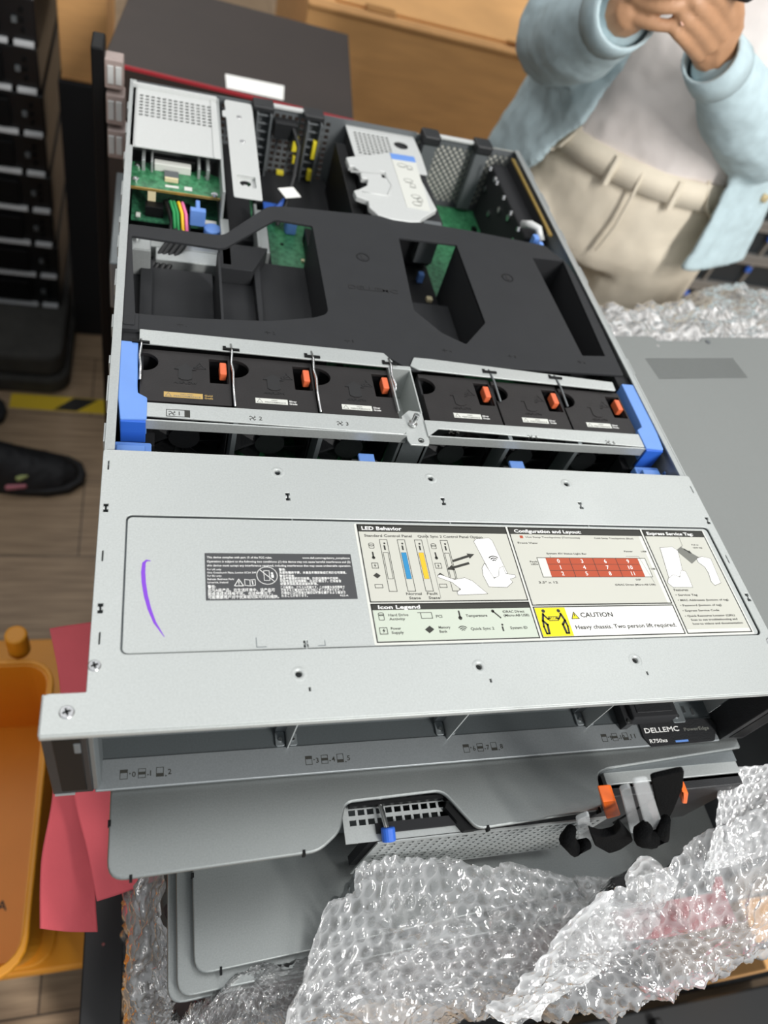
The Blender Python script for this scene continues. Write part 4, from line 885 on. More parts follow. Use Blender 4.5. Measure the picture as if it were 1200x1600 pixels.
# wrapped bundle and plastic pallet that carry the stack
bd = tag(MB().prism(rr(44, 560, -84, 620, 14), -700, -300).build('wrapped_bundle', 'bundle', bevel=4), 'dark brown wrapped bundle of hardware carrying the servers', 'bundle')
pl = MB()
for y in (-140, 60, 260, 460, 600): pl.box(20, 1050, y, y + 90, -722, -702)
for x in (20, 320, 640, 960): pl.box(x, x + 90, -140, 690, -800, -722)
for x in (20, 320, 640, 960):
    for y in (-140, 240, 600): pl.box(x, x + 90, y, y + 90, -930, -800)
for x in (20, 960): pl.box(x, x + 90, -140, 690, -950, -930)
pl.box(20, 1050, -140, -50, -950, -930).box(20, 1050, 600, 690, -950, -930)
tag(pl.build('plastic_pallet', 'frame_black'), 'black plastic pallet under the server stack', 'pallet')
# right-hand wrapped bundle carrying the loose lid
rb = tag(MB().prism(rr(566, 1040, -60, 600, 16), -700, -150).build('wrapped_bundle', 'steel_dark', bevel=5), 'grey wrapped bundle right of the stack under the loose lid', 'bundle')
# loose lid
ld = thing('vented_sheet', (700, 300, -74), 'loose flat grey metal cover panel with a slotted vent, lying right of the open server', 'panel')
LM = rotz(7.2, (450, 435, -70)); hs = []
for j in range(9):
    for i in range(34): hs.append(rr(80 + i * 3.7, 82.7 + i * 3.7, -37 - j * 3.6 - 1.2, -37 - j * 3.6 + .9, .0))
lo = round_poly([(0, 0, 4), (110, 0, 2), (114, -7, 3), (178, -7, 3), (182, 0, 2), (434, 0, 4), (434, -520, 4), (0, -520, 4)], 3)
MB().plate(lo, hs, -1.4, 0, .4, LM).build('sheet', 'steel_lid', ld)
MB().box(76, 210, -72, -33, -4.4, -3.6, LM).build('vent_backing', 'grey_plastic', ld)
MB().box(0, 1.2, -520, 0, -5, -1, LM).box(432.8, 434, -520, 0, -5, -1, LM).box(0, 434, -520, -518.8, -5, -1, LM).build('edge_fold', 'steel_lid', ld)
a = MB(); a.add(*(lambda m: (m.v, m.f))(MB().cyl((8, -8, 0), (8, -8, 1), 3, 16).cyl((186, -9, 0), (186, -9, 1.2), 3, 16)), LM); a.build('rivet', 'grey_plastic', ld)

# ---------------------------------------------------------------- bubble wrap sheets
R = lambda *p: list(p)
A_ = [
 [(150, -47, -122), (190, -49, -128), (250, -52, -136), (310, -66, -146), (370, -70, -142), (430, -52, -122), (510, -24, -100), (580, 40, -84), (700, 60, -84)],
 [(140, -66, -152), (185, -68, -154), (250, -72, -156), (310, -86, -158), (370, -94, -156), (436, -84, -142), (515, -56, -118), (590, 0, -90), (700, 10, -90)],
 [(128, -92, -174), (180, -92, -172), (250, -96, -172), (310, -108, -170), (372, -114, -170), (440, -108, -162), (518, -80, -134), (595, -40, -104), (700, -40, -100)],
 [(118, -112, -188), (175, -112, -184), (245, -114, -184), (310, -122, -182), (375, -128, -182), (444, -124, -174), (520, -104, -150), (600, -80, -130), (700, -90, -120)],
 [(110, -124, -206), (172, -126, -204), (245, -128, -202), (312, -134, -202), (378, -138, -202), (448, -132, -196), (524, -118, -178), (602, -104, -160), (700, -110, -150)],
 [(108, -130, -240), (172, -134, -240), (250, -136, -240), (314, -142, -238), (380, -142, -234), (446, -134, -226), (520, -120, -212), (598, -108, -200), (700, -112, -190)],
]
bubble_sheet('bubble_wrap', A_, 'wrap_clear', 'large clear bubble wrap sheet draped over the front of the stack at bottom right', 'bubble wrap', 3, 12, 2.2, 6, 1.3, 'sheets of bubble wrap', ragged=3)
B_ = [
 [(330, -66, -128), (372, -62, -134), (400, -78, -150)],
 [(300, -92, -150), (340, -96, -156), (376, -104, -166)],
 [(270, -118, -172), (300, -122, -178), (330, -128, -186)],
 [(248, -134, -190), (266, -138, -200), (290, -142, -206)],
]
bubble_sheet('bubble_wrap', B_, 'wrap_milky', 'milky folded strip of bubble wrap running diagonally below the black straps', 'bubble wrap', 8, 11, 1.6, 4, 1.5, 'sheets of bubble wrap')
C_ = [
 [(434, -14, -103), (475, -16, -100), (520, -8, -100)],
 [(428, -46, -118), (462, -44, -118), (510, -34, -116)],
 [(412, -76, -136), (450, -76, -138), (500, -66, -134)],
]
bubble_sheet('bubble_wrap', C_, 'wrap_milky', 'small whitish flap of bubble wrap over the right rear corner of the second server', 'bubble wrap', 5, 8, 1.6, 1.5, 1.3, 'sheets of bubble wrap')
D_ = [
 [(55, 440, -210), (55, 200, -210), (54, 20, -210), (47, -90, -214), (64, -100, -209), (90, -88, -193.5), (130, -86, -193), (190, -82, -193), (300, -76, -193)],
 [(40, 440, -255), (40, 200, -255), (39, 20, -255), (36, -96, -250), (62, -110, -230), (92, -104, -206), (130, -104, -206), (190, -104, -208), (300, -104, -210)],
 [(24, 440, -340), (24, 200, -340), (22, 20, -340), (24, -108, -340), (62, -120, -300), (92, -120, -270), (130, -120, -270), (200, -120, -270), (300, -122, -270)],
 [(26, 440, -640), (26, 200, -640), (25, 20, -640), (26, -104, -640), (62, -112, -640), (92, -112, -640), (130, -112, -640), (200, -112, -640), (300, -112, -640)],
]
bubble_sheet('bubble_wrap', D_, 'wrap_thin', 'bubble wrap wound around the dark bundle at the foot of the stack, bottom left', 'bubble wrap', 11, 11, 2.6, 4, 2., 'sheets of bubble wrap')
E_ = [
 [(500, 640, -280), (640, 655, -285), (770, 668, -275), (850, 745, -225), (960, 730, -260), (1150, 680, -260)],
 [(495, 615, -205), (630, 630, -200), (750, 650, -195), (850, 715, -160), (950, 680, -185), (1150, 640, -190)],
 [(490, 570, -140), (620, 585, -132), (750, 605, -125), (850, 640, -118), (960, 600, -125), (1150, 560, -135)],
 [(485, 525, -105), (610, 530, -98), (740, 540, -92), (850, 560, -90), (970, 540, -95), (1150, 500, -100)],
 [(480, 470, -82), (600, 470, -78), (730, 485, -76), (850, 490, -78), (980, 480, -80), (1150, 450, -90)],
 [(478, 430, -86), (595, 425, -84), (720, 440, -84), (850, 440, -84), (980, 430, -86), (1150, 420, -94)],
]
bubble_sheet('bubble_wrap', E_, 'wrap_back', 'crumpled whitish bubble wrap bulging out behind the loose grey lid', 'bubble wrap', 14, 14, 1.6, 6, 2., 'sheets of bubble wrap')
F_ = [
 [(470, -30, -120), (470, 200, -96), (470, 430, -96)], [(520, -30, -96), (530, 200, -84), (530, 430, -84)], [(600, -30, -94), (610, 200, -84), (610, 430, -84)], [(760, -40, -94), (760, 200, -88), (760, 430, -88)],
]
# ---------------------------------------------------------------- left side: black upright frame, yellow tub, red foam
fm = thing('steel_stand', (-5, -60, -950), 'black metal frame with a flat beam at the lower left of the stack', 'frame')
MB().box(-22, 15, -190, 62, -506, -500).box(-22, -19, -190, 62, -520, -500).build('beam', 'frame_black', fm, bevel=1.5)
MB().box(-22, 15, -8, -2, -950, -506).box(-22, 15, -190, -184, -950, -506).split('leg', 'frame_black', fm, bevel=1)
MB().box(16, 18, -190, 62, -512, -506).build('side_rod', 'frame_black', fm, bevel=1)
for y in (-160, -80, -20, 20, 50): MB().box(15, 21, y, y + 5, -512, -506).build('rung', 'frame_black', fm, bevel=1)
MB().cyl((-4, -14, -500), (-4, -14, -499), 1.5, 10).build('rivet', 'chrome', fm)
tb = thing('yellow_tub', (-220, 200, -860), 'large orange yellow plastic tub with a flanged base and a round knob on its rim', 'tub')
zb = -790; zt_ = -560
b0 = rr(-420, -88, 20, 330, 26, 6)
b1 = rr(-430, -82, -18, 318, 30, 6)
m = MB(); m.loft([[(p[0], p[1], zb) for p in b0], [(p[0], p[1], zt_) for p in b1]], cap=False)
b2 = rr(-426, -86, -14, 314, 27, 6); b3 = rr(-416, -92, 24, 326, 23, 6)
m.loft([[(p[0], p[1], zt_) for p in b1], [(p[0], p[1], zt_) for p in b2], [(p[0], p[1], zb + 10) for p in b3]], cap=False); m.prism(b3, zb, zb + 10)
m.build('shell', 'yellow_bin', tb, smooth=False)
MB().plate(rr(-436, -78, -24, 322, 34), [rr(-428, -84, -14, 316, 28)], zt_ - 8, zt_ + 4, 2).build('rim', 'yellow_bin', tb)
MB().plate(rr(-440, -72, 16, 350, 30), [], zb - 8, zb + 2, 2).build('base_flange', 'yellow_bin', tb)
kp = at(27, 1012, z=zt_ + 10)
MB().cyl((kp[0], kp[1] + 6, zt_ - 10), (kp[0], kp[1] + 6, zt_ + 34), 13, 28).build('knob', 'yellow_bin', tb, bevel=3)
MB().box(-130, -105, -18, -10, -600, -572).build('front_lug', 'yellow_bin', tb, bevel=3)
tp = at(-6, 1424, z=-779.8); MB().text('A', tp[0], tp[1], 12, None, z=-779.8, t=.5).build('printed_letter', 'ink', tb)
lgd = thing('yellow_platform', (-80, 180, -880), 'flat yellow platform under the tub and foam, seen behind the black frame', 'platform')
MB().prism(rr(-470, 16, 12, 480, 14), -830, -800).build('deck', 'yellow_bin', lgd, bevel=3)
MB().prism(rr(-460, 10, 30, 470, 10), -950, -832).build('skirt', 'frame_black', lgd, bevel=3)
def foam(pix, th, label, seed):
    # pix: list of (px, py, z) corners, a soft sheet with gentle folds
    pts = [tuple(at(a, c, z=z)) for a, c, z in pix]
    return pts
def sheet(name, ctrl, th, m, label, cat, group=None, wr=2, seed=1, step=4, parent=None):
    C = np.array(ctrl, float); nv, nu = C.shape[:2]
    Lu = np.linalg.norm(np.diff(C, axis=1), axis=2).sum(1).mean(); Lv = np.linalg.norm(np.diff(C, axis=0), axis=2).sum(0).mean()
    a, b = max(3, int(Lu / step)), max(3, int(Lv / step))
    A = cr(C, np.linspace(0, nv - 1, b)); A = cr(A.transpose(1, 0, 2), np.linspace(0, nu - 1, a)).transpose(1, 0, 2)
    r = np.random.RandomState(seed); U, V = np.meshgrid(np.linspace(0, Lu, a), np.linspace(0, Lv, b)); W = 0
    for k in range(6): W = W + np.sin(U / r.uniform(15, 60) + r.uniform(0, 6)) * np.cos(V / r.uniform(30, 90) + r.uniform(0, 6))
    n = np.cross(np.gradient(A, axis=1), np.gradient(A, axis=0)); n /= np.linalg.norm(n, axis=2, keepdims=True) + 1e-9
    A = A + n * (W * wr / 3)[..., None]
    mb = MB(); v = A.reshape(-1, 3).tolist(); f = [(j * a + i, j * a + i + 1, (j + 1) * a + i + 1, (j + 1) * a + i) for j in range(b - 1) for i in range(a - 1)]
    mb.add(v, f)
    def sol(o): s = o.modifiers.new('thick', 'SOLIDIFY'); s.thickness = th * .001; s.offset = 0
    o = mb.build(name, m, parent, smooth=True, mods=[sol])
    return tag(o, label, cat, group) if label else o
def AZ(px, py, z): return tuple(at(px, py, z=z))
sheet('foam_sheet', [[AZ(78, 985, -330), AZ(120, 978, -330), AZ(250, 960, -330)], [AZ(96, 1090, -325), AZ(140, 1090, -322), AZ(240, 1090, -320)], [AZ(84, 1240, -325), AZ(125, 1240, -318), AZ(215, 1240, -320)], [AZ(66, 1345, -340), AZ(110, 1345, -332), AZ(155, 1350, -335)], [AZ(64, 1450, -352), AZ(110, 1456, -345), AZ(152, 1456, -350)]], 5, 'foam_red', 'long red foam sheet hanging out from under the stack beside the yellow tub', 'foam sheet', 'red foam sheets', 2, 2)
sheet('foam_sheet', [[AZ(106, 1150, -290), AZ(160, 1150, -285), AZ(240, 1150, -280)], [AZ(118, 1250, -292), AZ(165, 1250, -288), AZ(250, 1250, -284)], [AZ(138, 1330, -296), AZ(180, 1330, -292), AZ(260, 1320, -288)], [AZ(153, 1408, -302), AZ(190, 1396, -298), AZ(270, 1366, -292)]], 5, 'foam_red', 'smaller red foam sheet with a pointed corner, poking out just under the second server', 'foam sheet', 'red foam sheets', 1.5, 5)
sheet('foam_sheet', [[AZ(930, 1360, -215), AZ(1000, 1350, -205), AZ(1120, 1330, -190)], [AZ(950, 1420, -220), AZ(1030, 1410, -210), AZ(1130, 1390, -200)], [AZ(980, 1470, -225), AZ(1060, 1460, -215), AZ(1150, 1440, -205)]], 4, 'foam_red', 'red foam piece glimpsed through the clear bubble wrap at lower right', 'foam sheet', 'red foam sheets', 2, 9)
# ---------------------------------------------------------------- bottom right: piece of carton on the pallet
tag(MB().box(720, 800, -136, -62, -702, -490).build('carton_flap', 'cardboard', bevel=2), 'brown carton corner at the bottom right beside the pallet', 'carton')
tag(MB().box(380, 1300, -520, -150, -780, -640).box(500, 510, -500, -160, -640, -625).box(640, 650, -500, -160, -640, -625).box(400, 1290, -300, -290, -640, -625).build('plastic_crate', 'frame_black', bevel=3), 'black plastic crate in the dark bottom right corner', 'crate')
# ---------------------------------------------------------------- background, left: stack of black trays on a rubber base
def tray():
    t = thing('equipment_tray', (-400, 1500, 0), 'x', 'tray', 'black trays in the tall stack')
    MB().box(-760, -174, 1366, 2150, 0, 74).build('shell', 'tray_black', t, bevel=3)
    a = MB().box(-750, -222, 1357, 1366, -2, 6).box(-212, -180, 1356, 1366, -2, 6).build('white_lip', 'white_edge', t, bevel=1)
    MB().box(-745, -232, 1354, 1368, 14, 64).build('front_panel', 'black', t, bevel=2)
    p = MB()
    for k in range(3): p.cyl((-196, 1366, 22 + k * 16), (-196, 1362, 22 + k * 16), 4, 12)
    p.split('port', 'black', t)
    MB().box(-212, -204, 1358, 1366, 34, 42).build('status_mark', 'grey_plastic', t)
    return t
proto = tray()
kids = list(proto.children)
LT = ['black tray at the very bottom of the tall stack, on the grey rubber base', 'black tray second from the bottom of the tall left stack', 'black tray third from the bottom of the tall left stack', 'black tray fourth from the bottom of the tall left stack',
      'black tray fifth from the bottom of the tall left stack', 'black tray sixth from the bottom of the tall left stack', 'black tray seventh from the bottom of the tall left stack', 'black tray eighth from the bottom, near the top left image corner', 'black tray ninth from the bottom of the left stack, cut by the top edge','black tray tenth from the bottom, cut by the top of the frame']
for i in range(10):
    if i == 0: r = proto
    else:
        r = proto.copy(); COL.objects.link(r)
        for c in kids: q = c.copy(); COL.objects.link(q); q.parent = r
    r.location.z = (T + (-846 + i * 80) * .001)
    r.location.x = -.4 + (.003 if i % 2 else 0) - i * .0005; r['label'] = LT[i]
bs = thing('rubber_base', (-400, 1400, -950), 'thick grey rubber base with rounded corners under the tall stack of black trays', 'base')
MB().prism(rr(-820, -160, 1190, 2300, 36), -905, -850).build('top_slab', 'rubber', bs, bevel=10)
MB().prism(rr(-840, -150, 1180, 2320, 44), -950, -908).build('lower_slab', 'rubber', bs, bevel=8)
# floor tape
ft = thing('floor_tape', (-200, 1150, -950), 'yellow and black striped safety tape on the floor left of the servers', 'tape')
ta = MB().add([(-268, 1132, -949.5), (450, 1120, -949.5), (450, 1168, -949.5), (-268, 1176, -949.5), (-268, 1132, -950), (450, 1120, -950), (450, 1168, -950), (-268, 1176, -950)], [(0, 1, 2, 3), (7, 6, 5, 4), (0, 4, 5, 1), (1, 5, 6, 2), (2, 6, 7, 3), (3, 7, 4, 0)])
ta.build('tape_strip', 'tape_yellow', ft)
for k in range(5):
    x = -178 + k * 130
    MB().prism([(x, 1133 - k), (x + 48, 1132 - k), (x + 92, 1171), (x + 40, 1173)], -949.4, -949.1).build('black_stripe', 'tape_black', ft)
# dark carton with a red line, paper label on top
dk = thing('dark_carton', (140, 1200, -950), 'large dark brown carton with a thin red line, standing behind the open server', 'carton')
DM = rotz(-6.5, (-50, 1047, 0))
MB().box(0, 366, 0, 330, -950, -150, DM).build('body', 'carton_dark', dk, bevel=2)
MB().box(-.4, 366.4, -.6, 3, -154, -149.6, DM).box(-.5, 366.5, -.8, 0, -950, -946, DM).split('red_line', 'stripe_red', dk)
p_ = [tuple(at(a, c, z=-149)[:2]) for a, c in ((352, 115), (444, 134), (443, 156), (354, 137))]
MB().prism(p_, -149.8, -149.2).build('paper_label', 'paper', dk)
# large brown carton behind
cb_ = thing('cardboard_box', (900, 1700, -950), 'huge brown cardboard box filling the background behind the dark carton and the person', 'box')
BM = rotz(-2.5, (300, 1500, 0))
MB().box(-1, 740, 0, 700, -950, -176, BM).build('body', 'cardboard', cb_, bevel=4)
MB().box(-1, 740, -3, 30, -178, -168, BM).build('folded_edge', 'cardboard_edge', cb_, bevel=3)
MB().box(60, 740, 60, 700, -176, -170, BM).build('flap', 'cardboard', cb_, bevel=2)
MB().box(120, 180, 30, 64, -168, -166.5, BM).box(430, 520, 46, 60, -168, -166.5, BM).split('torn_patch', 'packing_tape', cb_)
sb = thing('cardboard_box', (-100, 1500, -350), 'small brown cardboard box on the dark cabinet, left of the dark carton', 'box')
MB().box(-144, -62, 1400, 1700, -350, -60).build('body', 'cardboard', sb, bevel=3); MB().box(-144.6, -61.4, 1399, 1402, -350, -344).build('bottom_fold', 'cardboard_edge', sb, bevel=1)
dc = thing('dark_cabinet', (-100, 1700, -950), 'black cabinet in deep shadow behind the open server, carrying a small carton', 'cabinet')
MB().box(-150, 330, 1395, 1460, -950, -352).build('body', 'black_matte', dc, bevel=3)
# module blocks just outside the rear left corner
for i, (z0, z1, t) in enumerate(((-34, -4, 'uppermost'), (-70, -38, 'middle'), (-106, -74, 'lowest'))):
    b = thing('port_module', (-22, 735, z0), 'pinkish grey metal port module at the rear left corner, %s of three' % t, 'port module', 'port modules at the rear left corner')
    MB().box(-27 + i, -8 + i, 720 - i * 4, 740, z0, z1).build('case', 'pinkish', b, bevel=1.5)
    MB().box(-24, -18, 718 - i * 4, 721, z0 + 6, z1 - 6).box(-16, -10, 718 - i * 4, 721, z0 + 6, z1 - 6).split('slot', 'paint_light', b, bevel=.5)
MB_ = MB().box(-40, -27, 722, 760, -950, 4); tag(MB_.build('support_post', 'black', bevel=2), 'black upright post beside the pinkish port modules', 'post')
tag(MB().box(-14, -4, 505, 668, -150, -96).build('grey_rail', 'steel_dark', bevel=1.5), 'light grey mounting rail beside the left wall of the open server, low at its rear', 'rail')
# ---------------------------------------------------------------- right: stack of storage servers
RL = ['dark storage server high in the right stack, behind the blue shirt', 'dark storage server with a yellow sticker in the right stack', 'dark storage server just below the yellow sticker one', 'dark storage server low in the right stack, above the bubble wrap', 'dark storage server hidden lowest in the right stack', 'topmost dark storage server of the right stack']
def rack(z, label, sticker):
    t = thing('storage_server', (1500, 1600, z), label, 'server', 'storage servers in the right stack')
    MB().box(1100, 1900, 1310, 1900, z, z + 84).build('body', 'rack_face', t, bevel=2)
    MB().box(1100, 1900, 1296, 1312, z, z + 10).box(1100, 1900, 1298, 1312, z + 72, z + 86).build('rail', 'rack_rail', t, bevel=1.5)
    for k in range(7): MB().box(1140 + k * 108, 1148 + k * 108, 1299, 1311, z + 10, z + 72).build('divider', 'rack_rail', t, bevel=1)
    for k in range(3): MB().box(1190 + k * 130, 1204 + k * 130, 1290, 1298, z + 56, z + 68).build('blue_tab', 'blue_deep', t, bevel=1)
    if sticker: MB().box(1352, 1420, 1294.5, 1296.5, z - 2, z + 12).build('yellow_sticker', 'sticker_yellow', t)
for z, l, s in ((-174, RL[5], 0), (-262, RL[0], 0), (-350, RL[0] , 0), (-438, RL[1], 1), (-526, RL[2], 0), (-614, RL[3], 0), (-702, RL[4], 0)):
    rack(z, l if z != -350 else 'dark storage server two above the one low behind the bubble wrap, over the yellow sticker', s)
tag(MB().box(1080, 1920, 1320, 1900, -950, -704).build('shelf_base', 'frame_black', bevel=3), 'black shelf base carrying the right stack of storage servers', 'shelf')
# ---------------------------------------------------------------- people
def ell(P, a, b, u, cl=0, cf=0, n=28, a0=0, a1=360, closed=True):
    out = []; m = n if closed else n + 1
    for k in range(m):
        t = math.radians(a0 + (a1 - a0) * k / n); out.append(P(cl + a * math.sin(t), cf + b * math.cos(t), u))
    return out
def chain(mb, pts, rad, n=12):
    """tapered limb with rounded ends"""
    pts = [Vector(p) for p in pts]; a = (pts[0] - pts[1]).normalized(); b = (pts[-1] - pts[-2]).normalized()
    P = [pts[0] + a * rad[0] * .9, pts[0] + a * rad[0] * .55] + pts + [pts[-1] + b * rad[-1] * .55, pts[-1] + b * rad[-1] * .9]
    R = [rad[0] * .4, rad[0] * .82] + list(rad) + [rad[-1] * .82, rad[-1] * .4]
    mb.tube([tuple(p) for p in P], R, n); return mb
def bez(pts, n=6):
    return [tuple(p) for p in (cr(np.array(pts, float)[:, None, :], np.linspace(0, len(pts) - 1, (len(pts) - 1) * n + 1))[:, 0, :])]
def remesh(vox, sm=4, disp=0, scale=.05, depth=2):
    def f(o):
        r = o.modifiers.new('r', 'REMESH'); r.mode = 'VOXEL'; r.voxel_size = vox; r.use_smooth_shade = True
        s = o.modifiers.new('s', 'SMOOTH'); s.factor = .6; s.iterations = sm
        if disp:
            t = bpy.data.textures.new('wrinkle', 'CLOUDS'); t.noise_scale = scale; t.noise_depth = depth
            d = o.modifiers.new('d', 'DISPLACE'); d.texture = t; d.strength = disp; d.mid_level = .5; d.texture_coords = 'LOCAL'
    return f
def body(P, root, wrR, wrL, elR, elL, fingers, legs):
    m = MB()
    m.loft([ell(P, a, b, u) for a, b, u in ((60, 50, 1400), (85, 65, 1385), (150, 88, 1335), (155, 95, 1250), (140, 92, 1130), (128, 88, 1020), (150, 98, 920), (158, 104, 850), (130, 95, 770), (60, 60, 745))])
    chain(m, [P(0, 5, 1370), P(0, 15, 1450), P(0, 25, 1480)], [52, 48, 50])
    m.loft([ell(P, a, b, u, 0, f) for a, b, u, f in ((20, 20, 1462, 60), (48, 52, 1475, 42), (62, 74, 1510, 30), (70, 86, 1560, 22), (72, 90, 1600, 16), (62, 76, 1645, 10), (30, 40, 1668, 6))])
    m.loft([ell(P, a, b, u, 0, f, 10) for a, b, u, f in ((6, 6, 1585, 106), (11, 13, 1550, 118), (14, 12, 1540, 112), (8, 6, 1530, 104))])
    for s in (-1, 1): chain(m, [P(s * 73, 12, 1545), P(s * 76, 10, 1572)], [9, 12], 8)
    for s, hip, knee, ank, toe in legs:
        chain(m, [hip, knee, ank], [78, 52, 38]); chain(m, [ank, (ank[0] * .35 + toe[0] * .65, ank[1] * .35 + toe[1] * .65, toe[2] - 2)], [32, 19])
    for s, el, wr in ((-1, elR, wrR), (1, elL, wrL)):
        sh_ = P(s * 160, 0, 1335); chain(m, [sh_, tuple((Vector(sh_) + Vector(el)) / 2), el], [50, 42, 36]); chain(m, [el, tuple(Vector(el) * .6 + Vector(wr) * .4), wr], [36, 35, 24])
    for pts, rad in fingers: chain(m, bez(pts, 3) if len(pts) > 2 else pts, list(np.interp(np.linspace(0, 1, (len(pts) - 1) * 3 + 1 if len(pts) > 2 else 2), np.linspace(0, 1, len(rad)), rad)), 10)
    return m.build('body', 'skin', root, mods=[remesh(.0026, 2)])
LX, LY = .88, -.475; CX, CY = 750, 925
def PW(l, f, u): return (CX + l * LX + f * LY, CY + l * LY - f * LX, u - 950)
pr_ = thing('person', (CX, CY, -950), 'person in open light blue shirt, white top and khaki trousers holding a phone', 'person')
def W(px, py, y): return tuple(at(px, py, y=y))
wrR = W(982, 18, 735); elR = (548, 925, 45); wrL = W(1122, 104, 735); elL = (838, 800, 25)
fg = []
# right hand: palm turned to the viewer, fingers running to the image right under the phone
fg.append(([wrR, W(1002, 4, 732), W(1014, -14, 728)], [22, 24, 20])); fg.append(([W(986, 22, 732), W(1002, 28, 722)], [17, 12]))
fg.append(([W(998, 28, 716), W(1022, 37, 704), W(1046, 40, 698), W(1067, 36, 694)], [9.5, 7.4, 6.9, 5.6]))
fg.append(([W(1004, 2, 716), W(1032, 9, 700), W(1060, 9, 694), W(1084, 2, 698)], [10, 8.2, 7.6, 6.4]))
fg.append(([W(1008, -18, 714), W(1036, -16, 698), W(1064, -18, 692), W(1088, -26, 696)], [10, 8.4, 7.8, 6.6]))
fg.append(([W(1010, -38, 714), W(1040, -42, 698), W(1068, -46, 694), W(1088, -54, 698)], [10, 8.4, 7.8, 6.6]))
fg.append(([W(996, -10, 722), W(1004, -44, 710), W(1026, -64, 700)], [12, 10, 8]))
# left hand: back of the hand toward the viewer, fingers curled up-left round the phone
fg.append(([wrL, W(1118, 72, 736), W(1124, 44, 730)], [24, 27, 25])); fg.append(([W(1104, 84, 732), W(1134, 44, 726)], [18, 20]))
fg.append(([W(1092, 84, 716), W(1074, 66, 700), W(1058, 50, 694), W(1048, 38, 698)], [10, 8, 7.4, 6.2]))
fg.append(([W(1108, 70, 712), W(1090, 46, 696), W(1072, 28, 692), W(1060, 16, 698)], [10.8, 8.8, 8.2, 6.8]))
fg.append(([W(1124, 52, 712), W(1106, 26, 694), W(1088, 6, 690), W(1074, -8, 696)], [11, 9, 8.4, 7]))
fg.append(([W(1138, 34, 714), W(1126, 4, 696), W(1108, -14, 690), W(1092, -26, 694)], [11, 9, 8.4, 7]))
fg.append(([W(1142, 44, 722), W(1146, 8, 712), W(1130, -26, 700), W(1112, -44, 696)], [14, 11.5, 10, 8]))
legs = [(-1, PW(-80, 0, 830), PW(-92, 10, 460), PW(-95, -10, 90), PW(-105, 120, 40)), (1, PW(80, 0, 830), PW(92, 10, 460), PW(95, -10, 90), PW(105, 120, 40))]
bd_ = body(PW, pr_, wrR, wrL, elR, elL, fg, legs)
m = MB(); m.loft([ell(PW, a, b, u, 0, f) for a, b, u, f in ((60, 50, 1500, -22), (84, 84, 1560, -8), (84, 96, 1620, 2), (70, 84, 1665, 4), (30, 40, 1685, 4))]); m.build('hair', 'hair', pr_, mods=[remesh(.006, 4, .01, .02)])
fc = MB()
for s in (-1, 1):
    e_ = MB(); e_.loft([ell(PW, a, 5, u, s * 30, 100, 10) for a, u in ((3, 1565), (9, 1568), (9, 1571), (3, 1573))]); e_.build('eye', 'paper', pr_, smooth=True)
    MB().cyl(PW(s * 30, 103, 1568), PW(s * 30, 105.6, 1568), 3.4, 14).build('iris', 'hair', pr_)
    MB().tube([PW(s * 16, 106, 1586), PW(s * 30, 108, 1590), PW(s * 44, 98, 1586)], 2.6, 8).build('eyebrow', 'hair', pr_)
MB().tube([PW(-22, 100, 1511), PW(-8, 110, 1514), PW(8, 110, 1514), PW(22, 100, 1511)], [1.5, 4, 4, 1.5], 8).build('lips', 'iris_pink', pr_, smooth=True)
# nails
for a in (W(1066, 35, 689.4),):
    MB().cyl(a, tuple(Vector(a) + Vector((.4, -1.2, 1.2))), 4.0, 14, 3.2).build('fingernail', 'nail', pr_, bevel=.5)
# trousers
m = MB(); m.loft([ell(PW, a, b, u, 0, f) for a, b, u, f in ((150, 104, 935, 0), (158, 112, 890, 0), (170, 121, 840, -2), (174, 122, 790, -2), (170, 116, 745, 2), (150, 104, 715, 4))])
for s in (-1, 1): chain(m, [PW(s * 84, 8, 770), PW(s * 86, 12, 640), PW(s * 94, 8, 460), PW(s * 96, -6, 110)], [98, 93, 76, 72], 20)
tr_ = m.build('trousers', 'khaki', pr_, mods=[remesh(.006, 6,   .007, .06, 2)])
m = MB(); m.loft([ell(PW, a, b, u, 0, 0) for a, b, u in ((169, 122, 862), (164, 118, 900))], cap=False)
def sol(t):
    def f(o): s = o.modifiers.new('t', 'SOLIDIFY'); s.thickness = t; s.offset = 1
    return f
m.build('waistband', 'khaki', tr_, smooth=True, mods=[sol(.006)])
for t in (-48, -12, 22, 60):
    a = math.radians(t); MB().tube([PW(168 * math.sin(a), 122 * math.cos(a), 896), PW(172 * math.sin(a), 126 * math.cos(a), 878), PW(174 * math.sin(a), 128 * math.cos(a), 856)], 6, 6).build('belt_loop', 'khaki', tr_)
MB().tube([PW(6, 120, 900), PW(8, 131, 860), PW(8, 133, 810), PW(0, 130, 760)], 2.6, 6).build('fly_seam', 'khaki', tr_)
for s in (-1, 1): MB().tube([PW(s * 100, 96, 905), PW(s * 118, 98, 870), PW(s * 150, 70, 840), PW(s * 170, 30, 832)], 2.6, 6).build('pocket_edge', 'khaki', tr_)
# white top
m = MB(); m.loft([ell(PW, a, b, u, 0, f) for a, b, u, f in ((163, 119, 893, 2), (162, 119, 925, 2), (152, 110, 1000, 4), (148, 106, 1080, 4), (158, 112, 1180, 4), (168, 110, 1290, 0), (150, 94, 1345, 0), (80, 66, 1392, 0))])
m.build('white_top', 'tshirt', pr_, mods=[remesh(.005, 4, .014, .07, 2)])
